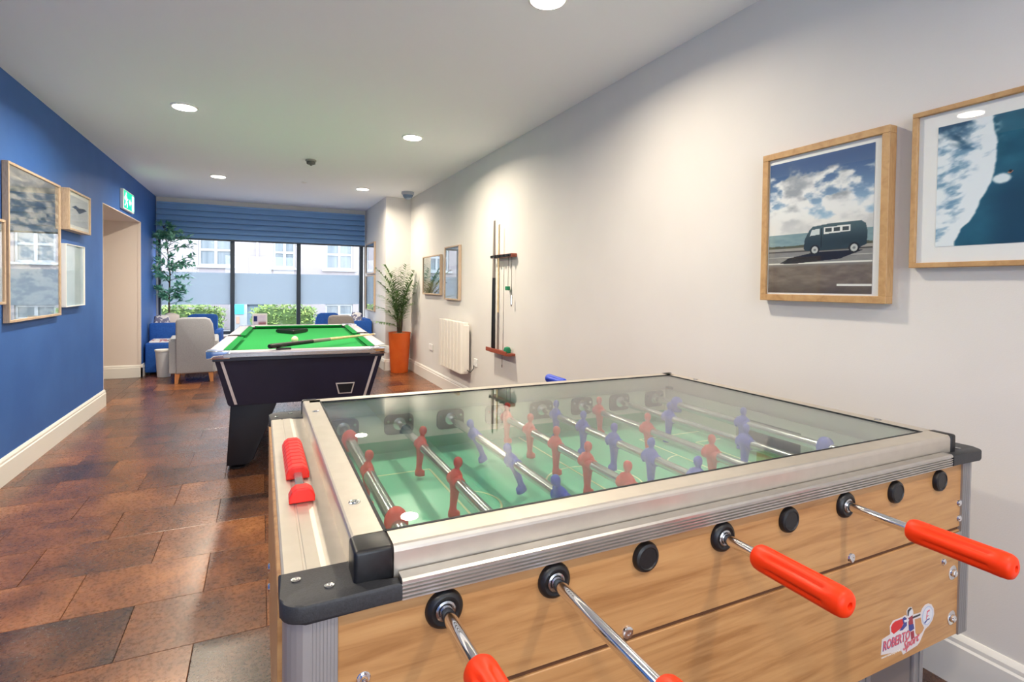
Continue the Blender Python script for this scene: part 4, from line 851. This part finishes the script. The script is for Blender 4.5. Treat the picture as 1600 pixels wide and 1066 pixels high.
# corner castings with pocket openings
for sx in (-1, 1):
    for y0, sy in ((0, 1), (PL, -1)):
        bm = BM(); pts = []; R0 = 0.045
        cx, cy = sx*PW, y0
        for k in range(7): a = PI/2*k/6; pts.append((cx-sx*(R0-R0*math.cos(a)), cy+sy*(R0-R0*math.sin(a))))
        pts += [(cx-sx*0.135, cy), (cx-sx*0.135, cy+sy*0.04)]
        for k in range(7): a = PI/2*k/6; pts.append((cx-sx*(0.12-0.055*math.sin(a)), cy+sy*(0.04+0.055-0.055*math.cos(a)+0.02*k/6)))
        pts += [(cx-sx*0.05, cy+sy*0.135), (cx, cy+sy*0.135)]
        prism(bm, [(x, y, 0.756) for x, y in pts], (0, 0, PZ+0.004-0.756), 0.005, 2); cc = obj('corner_casting', bm, M['chrome'], PT, True)
        b = BM(); lathe(b, [(0.052, 0), (0.052, 0.035), (0.046, 0.035), (0.046, 0.004), (0, 0.004)], (cx-sx*0.095, cy+sy*0.095, 0.752), seg=24); obj('pocket', b, M['dark'], PT, True)
for sx in (-1, 1):
    b = BM(); lathe(b, [(0.050, 0), (0.050, 0.044), (0.043, 0.044), (0.043, 0.004), (0, 0.004)], (sx*(PW-0.055), PL/2, 0.758), seg=24); obj('pocket', b, M['dark'], PT, True)
# bed and cushions
b = BM(); box(b, -PW+rw-0.01, PW-rw+0.01, rw-0.01, PL-rw+0.01, 0.755, 0.768); obj('bed_cloth', b, M['baize'], PT)
def cush(p, q, n):
    p, q, n = Vector(p), Vector(q), Vector(n); d = (q-p); t = d.normalized(); L_ = d.length; bm = BM()
    lo, hi = 0.780, PZ-0.002; w = 0.045
    A = [p+Vector((0, 0, 0.768)), p+Vector((0, 0, hi)), p+n*w+t*w*0.8+Vector((0, 0, hi-0.006)), p+n*(w-0.012)+t*w*0.8+Vector((0, 0, 0.778))]
    B = [q+Vector((0, 0, 0.768)), q+Vector((0, 0, hi)), q+n*w-t*w*0.8+Vector((0, 0, hi-0.006)), q+n*(w-0.012)-t*w*0.8+Vector((0, 0, 0.778))]
    a = [bm.verts.new(v) for v in A]; c = [bm.verts.new(v) for v in B]; bm.faces.new(a); bm.faces.new(c[::-1])
    for k in range(4): bm.faces.new((a[k], a[(k+1) % 4], c[(k+1) % 4], c[k]))
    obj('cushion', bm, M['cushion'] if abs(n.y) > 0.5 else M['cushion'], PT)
e = rw
for s in (-1, 1):
    cush((s*(PW-e), 0.135, 0), (s*(PW-e), PL/2-0.05, 0), (-s, 0, 0)); cush((s*(PW-e), PL/2+0.05, 0), (s*(PW-e), PL-0.135, 0), (-s, 0, 0))
cush((-PW+0.135, e, 0), (PW-0.135, e, 0), (0, 1, 0)); cush((-PW+0.135, PL-e, 0), (PW-0.135, PL-e, 0), (0, -1, 0))
# ball return with chrome surround
def slope_y(z): return 0.045+(0.745-z)/(0.745-0.450)*0.055
b = BM(); q = [(0.205, 0.558), (0.330, 0.558), (0.312, 0.480), (0.224, 0.480)]
prism(b, [(x, slope_y(z)-0.006, z) for x, z in q], (0, 0.004, 0), 0.002); rt = obj('ball_return', b, M['strip'], PT)
b = BM(); q2 = [(0.215, 0.550), (0.320, 0.550), (0.304, 0.488), (0.232, 0.488)]
prism(b, [(x, slope_y(z)-0.0075, z) for x, z in q2], (0, 0.003, 0)); obj('ball_return_opening', b, M['dark'], rt)
# legs leaning outwards to narrow feet
for sx in (-1, 1):
    for yc in (0.36, PL-0.36):
        bm = BM(); th = 0.16
        pts = [(sx*0.46, 0.030), (sx*0.435, 0.46), (sx*0.13, 0.46), (sx*0.135, 0.445), (sx*0.165, 0.43), (sx*0.30, 0.060), (sx*0.335, 0.040), (sx*0.335, 0.030)]
        prism(bm, [(x, yc-th, z) for x, z in pts], (0, 2*th, 0), 0.006, 2); lg = obj('leg', bm, M['legm'], PT, True)
        for dy in (-0.1, 0.1): b = BM(); lathe(b, [(0.045, 0), (0.050, 0.006), (0.050, 0.012), (0.020, 0.018), (0.018, 0.032)], (sx*0.40, yc+dy, 0), seg=20); obj('levelling_foot', b, M['black'], lg, True)
# on the table
def on_table(lx, ly, z): 
    v = Matrix.Rotation(PA, 3, 'Z') @ Vector((lx, ly, 0)); return Vector((PT_LOC[0]+v.x, PT_LOC[1]+v.y, z))
c0, c1 = Vector((0.045, 3.655, 0.828)), Vector((0.862, 4.50, 0.812)); d = (c1-c0); Lc = d.length
t = thing('pool_cue', tuple(c0), 'pool cue with black butt lying diagonally across the pool table', 'cue')
b = BM(); lathe(b, [(0.012, 0), (0.0155, 0.006), (0.0155, 0.02), (0.0145, Lc*0.34)], c0, d, 16); obj('butt', b, M['black'], t, True)
b = BM(); lathe(b, [(0.0142, Lc*0.34), (0.0125, Lc*0.5)], c0, d, 16); obj('splice', b, M['cuegrey'], t, True)
b = BM(); lathe(b, [(0.0125, Lc*0.5), (0.006, Lc-0.015)], c0, d, 16); obj('shaft', b, M['cuewood'], t, True)
b = BM(); lathe(b, [(0.006, Lc-0.015), (0.006, Lc-0.003), (0.003, Lc)], c0, d, 16); obj('tip', b, M['white'], t, True)
b = BM(); box(b, 0.085, 0.175, 3.685, 3.715, 0.800, 0.812, 0.004, 2); obj('black_block', b, M['black'], label='small black block lying under the butt of the pool cue', cat='cue rest')  # plain black block on the near rail, use unknown
b = BM(); lathe(b, [(0.0255*math.sin(PI*k/12), -0.0255*math.cos(PI*k/12)) for k in range(13)], (0.235, 4.42, 0.768+0.0255), seg=20); obj('cue_ball', b, mat('ivory_ball', rgb(246, 232, 196), 0.15), smooth='all', label='cream cue ball lying just behind the cue', cat='ball')
# triangle rack
t_c = Vector((0.262, 5.30, 0.7685)); b = BM()
Ro = [t_c+Vector((0.165*math.cos(a), 0.165*math.sin(a), 0)) for a in (-PI/2, PI/6, 5*PI/6)]; Ri = [t_c+Vector((0.125*math.cos(a), 0.125*math.sin(a), 0)) for a in (-PI/2, PI/6, 5*PI/6)]
v = [[b.verts.new(p+Vector((0, 0, h))) for p in ring] for ring in (Ro, Ri) for h in (0, 0.035)]
for k in range(3):
    j = (k+1) % 3; b.faces.new((v[0][k], v[0][j], v[1][j], v[1][k])); b.faces.new((v[2][j], v[2][k], v[3][k], v[3][j])); b.faces.new((v[1][k], v[1][j], v[3][j], v[3][k])); b.faces.new((v[0][j], v[0][k], v[2][k], v[2][j]))
bmesh.ops.bevel(b, geom=list(b.edges), offset=0.006, segments=2, affect='EDGES'); obj('triangle_rack', b, M['black'], smooth=True, label='black triangle rack lying on the green cloth', cat='ball rack')

# ------------------------------------------------------------------ seating by the window
def armchair(loc, rot, m, label, w=0.50, d=0.56, zt=0.80, zs=0.42, legs=True, za=0.55, group=None):
    T = Matrix.Translation(loc) @ Matrix.Rotation(rot, 4, 'Z')
    t = thing('armchair', loc, label, 'armchair', group)
    def put(name, bm, mm, smooth=True):
        bm.transform(T); return obj(name, bm, mm, t, smooth)
    h = w/2
    # wing-shaped back: front at y=0 (viewer side of chair back), slightly leaning
    bm = BM(); pr_ = [(-h+0.03, 0.12), (-h+0.03, zt-0.05), (-h+0.045, zt-0.015), (-h+0.09, zt), (h-0.10, zt), (h-0.05, zt-0.02), (h-0.02, zt-0.08), (h+0.0, 0.55), (h+0.0, 0.12)]
    pr_ = [(-p[0] if False else p[0], p[1]) for p in pr_]
    prism(bm, [(x, -0.02-0.05*(z-0.12)/0.7, z) for x, z in pr_], (0, 0.11, 0), 0.02, 3); put('backrest', bm, m)
    for s in (-1, 1):
        bm = BM(); x0, x1 = (h-0.04, h+0.045) if s > 0 else (-h-0.045, -h+0.04)
        prism(bm, [(x0, 0.0, 0.13), (x0, 0.0, za-0.03), (x0, 0.03, za), (x0, d-0.04, za+0.01), (x0, d, za-0.03), (x0, d-0.02, 0.13)], (x1-x0, 0, 0), 0.018, 3); put('armrest', bm, m)
    bm = BM(); box(bm, -h+0.045, h-0.045, 0.05, d+0.01, zs-0.14, zs, 0.03, 3); put('seat_cushion', bm, m)
    bm = BM(); box(bm, -h+0.042, h-0.042, 0.04, d-0.02, 0.125, zs-0.14, 0.01, 2); put('seat_base', bm, m)
    for sx in (-1, 1):
        for y in (0.03, d-0.06):
            bm = BM(); cx = sx*(h-0.045)
            a = [bm.verts.new((cx+ox*0.026, y+oy*0.026, 0.128)) for ox, oy in ((-1, -1), (1, -1), (1, 1), (-1, 1))]; c = [bm.verts.new((cx+sx*0.012+ox*0.018, y+oy*0.018, 0.0)) for ox, oy in ((-1, -1), (1, -1), (1, 1), (-1, 1))]
            bm.faces.new(a[::-1]); bm.faces.new(c)
            for k in range(4): bm.faces.new((a[k], c[k], c[(k+1) % 4], a[(k+1) % 4]))
            put('leg', bm, M['legwood'], False)
    return t
armchair((-0.74, 7.50, 0), math.radians(4), M['greyf'], 'light grey armchair seen from behind, beside the waste bin', w=0.44, za=0.535)
armchair((1.02, 7.85, 0), math.radians(-4), M['greyd'], 'dark grey armchair seen over the far end of the pool table', w=0.40, zt=0.79)
armchair((-0.79, 9.10, 0), PI, M['bluef'], 'blue armchair by the window behind the light grey armchair', w=0.46, zt=0.76)
armchair((0.98, 9.08, 0), PI-0.0, M['bluef'], 'blue armchair by the window behind the dark grey armchair', w=0.40, zt=0.76)
t = thing('corner_sofa', (-1.23, 8.66, 0), 'low blue sofa in the left window corner behind the blue footstool', 'sofa')
b = BM(); box(b, XL+0.02, -1.07, 8.62, 8.72, 0.03, 0.665, 0.02, 3); obj('armrest', b, M['bluef'], t, True)
b = BM(); box(b, XL+0.02, -1.07, 8.72, 9.08, 0.03, 0.42, 0.02, 3); obj('seat', b, M['bluef'], t, True)
for x in (XL+0.06, -1.11):
    for y in (8.66, 9.04): b = BM(); cyl(b, (x, y, 0), (x, y, 0.03), 0.02, 10); obj('foot', b, M['black'], t)
t = thing('footstool', (-1.23, 8.40, 0), 'low blue footstool in the left corner holding magazines, in front of the sofa', 'footstool')
b = BM(); box(b, XL+0.02, -1.08, 8.32, 8.60, 0.03, 0.42, 0.02, 3); obj('cushion', b, M['bluef'], t, True)
for x in (XL+0.06, -1.12):
    for y in (8.36, 8.56): b = BM(); cyl(b, (x, y, 0), (x, y, 0.03), 0.02, 10); obj('foot', b, M['black'], t)
# right-hand sofa: its near end panel faces the pool table
t = thing('corner_sofa', (1.42, 8.55, 0), 'low blue sofa between the dark grey armchair and the pillar', 'sofa')
b = BM(); box(b, 1.26, PX-0.022, 8.50, 8.60, 0.03, 0.66, 0.02, 3); obj('armrest', b, M['bluef'], t, True)
b = BM(); box(b, 1.26, PX-0.022, 8.60, 9.12, 0.03, 0.42, 0.02, 3); obj('seat', b, M['bluef'], t, True)
b = BM(); box(b, PX-0.12, PX-0.022, 8.60, 9.12, 0.42, 0.68, 0.02, 3); obj('backrest', b, M['bluef'], t, True)
for x in (1.28, PX-0.06):
    for y in (8.56, 9.06): b = BM(); cyl(b, (x, y, 0), (x, y, 0.03), 0.02, 10); obj('foot', b, M['black'], t)
def pillow(c, s, rot, m, label):
    bm = BM(); n = 10; sx, sy, sz = s
    for side in (1, -1):
        g = [[bm.verts.new((sx*(i/n-0.5)*(1-0.12*abs(2*j/n-1)**2), side*sy*0.5*((1-(2*i/n-1)**4)*(1-(2*j/n-1)**4))**0.5, sz*(j/n-0.5)*(1-0.12*abs(2*i/n-1)**2))) for j in range(n+1)] for i in range(n+1)]
        for i in range(n):
            for j in range(n): bm.faces.new((g[i][j], g[i+1][j], g[i+1][j+1], g[i][j+1]))
    bmesh.ops.remove_doubles(bm, verts=bm.verts, dist=1e-5)
    bm.transform(Matrix.Translation(c) @ rot); obj('throw_cushion', bm, m, smooth='all', label=label, cat='cushion', group='cushions on the blue sofas')
RX_ = lambda a: Matrix.Rotation(a, 4, 'X'); RY_ = lambda a: Matrix.Rotation(a, 4, 'Y'); RZ_ = lambda a: Matrix.Rotation(a, 4, 'Z')
pillow((-1.265, 8.84, 0.60), (0.20, 0.09, 0.34), RX_(-0.1), M['cushA'], 'patterned pale cushion against the left wall corner of the window')
pillow((-1.17, 8.94, 0.61), (0.20, 0.09, 0.36), RX_(-0.1) @ RY_(0.12), mat('beige_cushion', rgb(214, 204, 200), 0.9), 'beige cushion beside the patterned one on the left sofa')
pillow((1.36, 8.70, 0.615), (0.18, 0.09, 0.36), RX_(-0.05) @ RY_(0.15), M['cushA'], 'patterned grey cushion tilted on the right sofa')
b = BM(); box(b, -1.34, -1.12, 8.36, 8.54, 0.4205, 0.440, 0.003)
for k in range(3): box(b, -1.33+0.01*k, -1.14+0.012*k, 8.37, 8.52, 0.440+0.008*k, 0.447+0.008*k)
obj('magazine_pile', b, noisy('magazine_covers', rgb(236, 236, 240), rgb(196, 150, 160), (18, 18, 18), detail=1, rough=0.4, lo=0.55, hi=0.6), label='pile of pale magazines on the blue footstool in the left corner', cat='magazine')
# waste bin
t = thing('waste_bin', (-1.135, 8.12, 0), 'pale grey tapered waste bin beside the light grey armchair', 'bin')
b = BM(); lathe(b, [(0.070, 0), (0.074, 0.004), (0.095, 0.345), (0.091, 0.345), (0.068, 0.01), (0, 0.01)], (-1.14, 8.12, 0), seg=28); obj('body', b, M['binm'], t, True)
b = BM(); lathe(b, [(0.0945, 0.335), (0.102, 0.338), (0.102, 0.356), (0.090, 0.356), (0.090, 0.338)], (-1.14, 8.12, 0), seg=28); obj('rim', b, M['white'], t, True)

# ------------------------------------------------------------------ plants
def leaf_quads(bm, base, d, up, length, width):
    d = d.normalized(); s = d.cross(up); s = s.normalized() if s.length > 1e-4 else Vector((1, 0, 0)); nrm = s.cross(d)
    a = base; m1 = base+d*length*0.4+s*width/2; m2 = base+d*length*0.4-s*width/2; mid = base+d*length*0.45-nrm*width*0.12; e = base+d*length-nrm*length*0.10
    A, B, C, D, E_ = (bm.verts.new(p) for p in (a, m1, mid, m2, e)); bm.faces.new((A, B, C)); bm.faces.new((A, C, D)); bm.faces.new((B, E_, C)); bm.faces.new((C, E_, D))
R1 = random.Random(5)
PC = Vector((1.765, 7.43, 0))
t = thing('potted_palm', (PC.x, PC.y, 0), 'feathery green palm in a tall orange planter by the pillar', 'plant')
b = BM(); lathe(b, [(0.118, 0), (0.122, 0.006), (0.153, 0.552), (0.156, 0.56), (0.146, 0.56), (0.140, 0.53), (0, 0.53)], PC, seg=40); obj('planter', b, M['pot'], t, True)
b = BM(); lathe(b, [(0.139, 0.531), (0.10, 0.548), (0.05, 0.556), (0, 0.556)], PC, seg=20); obj('gravel', b, M['soil'], t)
b = BM()
for k in range(7):
    a = k*0.9; p = PC+Vector((0.02*math.cos(a), 0.02*math.sin(a), 0.54)); tube(b, [p, p+Vector((0.012*math.cos(a), 0.012*math.sin(a), 0.12)), p+Vector((0.02*math.cos(a), 0.02*math.sin(a), 0.25))], [0.012, 0.010, 0.006], 7)
obj('stems', b, M['stem'], t)
fr = [(-0.34, -0.10, 1.02, 0), (-0.22, -0.05, 1.05, 0), (-0.16, -0.20, 0.92, 0), (-0.30, -0.05, 0.80, 0), (-0.33, -0.22, 0.60, 0), (-0.36, -0.1, 0.42, 0), (0.17, -0.15, 0.95, 0), (0.08, -0.28, 0.90, 0), (0.16, -0.30, 0.75, 0), (0.17, -0.18, 0.60, 0), (0.05, -0.12, 1.0, 0), (-0.08, -0.2, 0.82, 0), (0.12, -0.32, 0.45, 0), (-0.15, -0.3, 0.62, 0), (-0.10, -0.05, 0.70, 0), (0.14, -0.05, 0.78, 0), (-0.34, -0.16, 0.16, 0), (-0.04, -0.10, 0.95, 0), (0.02, -0.2, 0.55, 0)]
for dx, dy, h, _ in fr:
    bm = BM(); p0 = PC+Vector((0.012*math.copysign(1, dx), 0, 0.60)); out = Vector((dx, dy, 0)); n = 12; pts = []
    for k in range(n+1):
        s = k/n; pts.append(p0+out*(0.15*s+0.85*s**2.0)+Vector((0, 0, h*(s*1.25-0.30*s*s*(1.0+abs(dx)*0.8))*0.95)))
    pts = [Vector((min(p.x, XR-0.03), min(p.y, PY-0.03), p.z)) for p in pts]
    tube(bm, pts, [0.0035-0.0025*k/n for k in range(n+1)], 5)
    for k in range(20):
        s = 0.22+0.78*k/19; i = min(int(s*n), n-1); f = s*n-i; p = pts[i].lerp(pts[i+1], f); dr = (pts[i+1]-pts[i]).normalized()
        side = dr.cross(Vector((0, 0, 1))); side = side.normalized() if side.length > 0.05 else Vector((1, 0, 0))
        ln = 0.165*(1-0.55*abs(s-0.55)/0.45)*R1.uniform(0.8, 1.15)
        for sg in (-1, 1):
            dd_ = (dr*0.65+side*sg*0.8+Vector((0, 0, R1.uniform(-0.35, 0.1)))).normalized()
            if (p+dd_*ln).x > XR-0.01 or (p+dd_*ln).y > PY-0.01: ln2 = ln*0.35
            else: ln2 = ln
            leaf_quads(bm, p, dd_, Vector((0, 0, 1)), ln2, 0.026)
    for v_ in bm.verts: v_.co.x = min(v_.co.x, XR-0.006); v_.co.y = min(v_.co.y, PY-0.006) if v_.co.x > PX-0.02 else v_.co.y
    obj('frond', bm, M['palm'], t)
# ficus tree in the left window corner
FC = Vector((-1.23, 9.02, 0)) 
t = thing('ficus_tree', (-1.23, 9.215, 0), 'slim leafy green tree in the left window corner', 'tree')
FC = Vector((-1.21, 9.00, 0.0))
t.location = FC; ORG[t] = FC.copy()
# it stands on the window side of the sofa back
PTB = Vector((-1.21, 9.20, 0))
b = BM(); lathe(b, [(0.055, 0), (0.075, 0.30), (0.075, 0.305), (0.066, 0.305), (0.064, 0.28), (0, 0.28)], PTB, seg=20); obj('pot', b, M['white'], t, True)
b = BM(); trunk = [PTB+Vector((0, 0, 0.28)), PTB+Vector((0.0, -0.03, 0.6)), PTB+Vector((-0.01, -0.06, 0.95)), PTB+Vector((0.01, -0.10, 1.35)), PTB+Vector((-0.02, -0.14, 1.75)), PTB+Vector((-0.06, -0.16, 2.05))]
tube(b, trunk, [0.014, 0.013, 0.011, 0.009, 0.006, 0.003], 8)
br = []
for k in range(64):
    s = R1.uniform(0.36, 1.0); i = min(int(s*5), 4); p = trunk[i].lerp(trunk[i+1], s*5-i)
    a = R1.uniform(-PI*0.95, 0.55); reach = 0.40*(1-0.75*max(0, (s-0.72)/0.28))*(0.45+0.55*min(1, (s-0.30)/0.25))*R1.uniform(0.5, 1.0)
    q = p+Vector((math.cos(a)*reach, math.sin(a)*reach*0.6, reach*R1.uniform(0.1, 0.6))); q.x = max(q.x, XL+0.03); q.y = min(q.y, 9.22)
    if q.y < 8.7: q.y = 8.7
    m_ = p.lerp(q, 0.5)+Vector((0, 0, 0.02)); tube(b, [p, m_, q], [0.004, 0.003, 0.0015], 5); br.append((p, m_, q))
obj('trunk', b, M['stem'], t)
b = BM()
for p, m_, q in br:
    for k in range(22):
        s = R1.uniform(0.3, 1.05); c = (p.lerp(m_, s*2) if s < 0.5 else m_.lerp(q, s*2-1))
        dd_ = ((q-p).normalized()*0.7+Vector((R1.uniform(-1, 1), R1.uniform(-1, 1), R1.uniform(-0.7, 0.6)))).normalized()
        leaf_quads(b, c, dd_, Vector((R1.uniform(-0.4, 0.4), R1.uniform(-0.4, 0.4), 1)), R1.uniform(0.06, 0.095), R1.uniform(0.030, 0.042))
for v_ in b.verts: v_.co.x = max(v_.co.x, XL+0.004); v_.co.y = min(v_.co.y, YB+0.012 if v_.co.z < 1.86 else YB-0.09)
obj('foliage', b, M['ficus'], t, kind='stuff')
t['kind'] = 'thing'
# leaflet stand on the sill
t = thing('leaflet_stand', (-0.02, 9.18, 0.43), 'small framed leaflet standing on the window sill', 'leaflet')
t = t
b = BM(); box(b, -0.125, 0.085, 9.190, 9.205, 0.43, 0.755, 0.002)
obj('stand', b, M['white'], t)
print_mesh('leaflet', paint_flyer, (-0.108, 9.1895, 0.58), (0.176, 0, 0), (0, 0, 0.15), 30, 26, M['print'], t)

# ------------------------------------------------------------------ outside
FYY = 16.0
b = BM(); box(b, -14, 14, YB+0.21, FYY+0.5, -0.06, -0.02); struct('ground', b, M['ground'])
def hole_wall(name, x0, x1, z0, z1, y, th, holes, m):
    """wall with rectangular holes cut in a grid"""
    xs_ = sorted({x0, x1, *[h[0] for h in holes], *[h[1] for h in holes]}); zs_ = sorted({z0, z1, *[h[2] for h in holes], *[h[3] for h in holes]}); bm = BM()
    for i in range(len(xs_)-1):
        for j in range(len(zs_)-1):
            cx, cz = (xs_[i]+xs_[i+1])/2, (zs_[j]+zs_[j+1])/2
            if not any(h[0] < cx < h[1] and h[2] < cz < h[3] for h in holes): box(bm, xs_[i], xs_[i+1], y, y+th, zs_[j], zs_[j+1])
    return bm
H = [(-1.48, -0.70, 1.68, 2.52), (0.30, 0.86, 1.67, 2.52), (1.66, 2.42, 1.66, 2.52), (1.66, 2.42, 0.02, 0.66), (-0.36, 0.20, 0.0, 0.66), (-3.6, -2.8, 1.68, 2.52), (4.0, 4.8, 1.68, 2.52)]
house = thing('house', (0, FYY, 0), 'pale pink rendered house across the street seen through the window', 'building')
obj('wall', hole_wall('wall', -9, 9, 0, 4.2, FYY, 0.3, H, M['facade']), M['facade'], house)
for k, (x0, x1, z0, z1) in enumerate(H):
    if k == 4:
        b = BM(); box(b, x0, x1, FYY+0.12, FYY+0.16, z0, z1)
        g = obj('garage_door', b, mat('grey_garage', rgb(110, 128, 142), 0.5), house); continue
    fr_ = BM(); e = 0.05; y0, y1 = FYY+0.05, FYY+0.11
    for a in ((x0, x1, z0, z0+e), (x0, x1, z1-e, z1), (x0, x0+e, z0+e, z1-e), (x1-e, x1, z0+e, z1-e)): box(fr_, a[0], a[1], y0, y1, a[2], a[3], 0.004)
    xm = (x0+x1)/2; zm = z0+(z1-z0)*0.5; box(fr_, xm-0.035, xm+0.035, y0, y1, z0+e, z1-e, 0.004); box(fr_, x0+e, x1-e, y0-0.001, y1, zm-0.03, zm+0.03, 0.004)
    w = obj('window', fr_, M['upvc'], house)
    for a, c in ((x0+e, xm-0.035), (xm+0.035, x1-e)):
        for p, q in ((z0+e, zm-0.03), (zm+0.03, z1-e)): b = BM(); box(b, a, c, FYY+0.085, FYY+0.09, p, q); obj('pane', b, M['farglass'], w)
    b = BM(); box(b, x0-0.1, x1+0.1, FYY-0.07, FYY+0.06, z0-0.06, z0, 0.01); obj('window_sill', b, M['upvc'], house)
    b = BM(); box(b, x0-0.06, x1+0.06, FYY-0.012, FYY, z0, z1+0.06)
    bmesh.ops.delete(b, geom=[], context='VERTS'); b.free()
b = BM()
for x in (-0.15,): cyl(b, (0.05+x, FYY-0.04, 1.2), (0.05+x, FYY-0.04, 4.1), 0.03, 8)
obj('downpipe', b, mat('pale_pipe', rgb(222, 216, 218), 0.5), house)
t = thing('notice_board', (-0.52, 15.2, 0), 'white post panel with a turquoise board across the street', 'sign')
b = BM(); box(b, -0.72, -0.33, 15.2, 15.26, 0.0, 0.72, 0.01); obj('panel', b, M['upvc'], t)
b = BM(); box(b, -0.70, -0.40, 15.18, 15.199, 0.44, 0.70, 0.003); obj('board', b, M['turq'], t)
b = BM(); box(b, -0.58, -0.50, 15.19, 15.199, 0.20, 0.38, 0.003); obj('small_notice', b, mat('notice_brown', rgb(176, 140, 120), 0.6), t)
def hedge(x0, x1, y, h, label, seed):
    R = random.Random(seed); t = thing('hedge', ((x0+x1)/2, y, 0), label, 'hedge', 'hedges across the street'); bm = BM()
    n = int((x1-x0)*900)
    for k in range(n):
        x = R.uniform(x0, x1); u_ = (x-x0)/(x1-x0); top = h*(0.72+0.28*math.sin(PI*min(max(u_, 0.03), 0.97))**0.5)*R.uniform(0.92, 1.0); z = R.uniform(0.03, 1)**0.6*top; yy = y+R.uniform(-0.28, 0.28)*math.cos(z/h)
        d_ = Vector((R.uniform(-1, 1), R.uniform(-1, 0.4), R.uniform(-0.3, 1)))
        leaf_quads(bm, Vector((x, yy, z)), d_, Vector((R.uniform(-.3, .3), -0.5, 1)), R.uniform(0.07, 0.13), R.uniform(0.03, 0.05))
    o = obj('leaves', bm, M['hedge'], t, kind='stuff')
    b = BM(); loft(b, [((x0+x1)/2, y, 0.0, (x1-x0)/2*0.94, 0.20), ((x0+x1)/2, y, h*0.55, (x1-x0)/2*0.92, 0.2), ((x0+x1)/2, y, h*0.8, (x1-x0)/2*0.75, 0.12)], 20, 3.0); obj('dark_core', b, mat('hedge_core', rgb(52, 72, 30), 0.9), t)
hedge(-2.3, -0.80, 14.6, 0.74, 'green hedge across the street, left of the turquoise board', 3)
hedge(-0.22, 1.28, 14.6, 0.74, 'green hedge across the street, right of the turquoise board', 4)
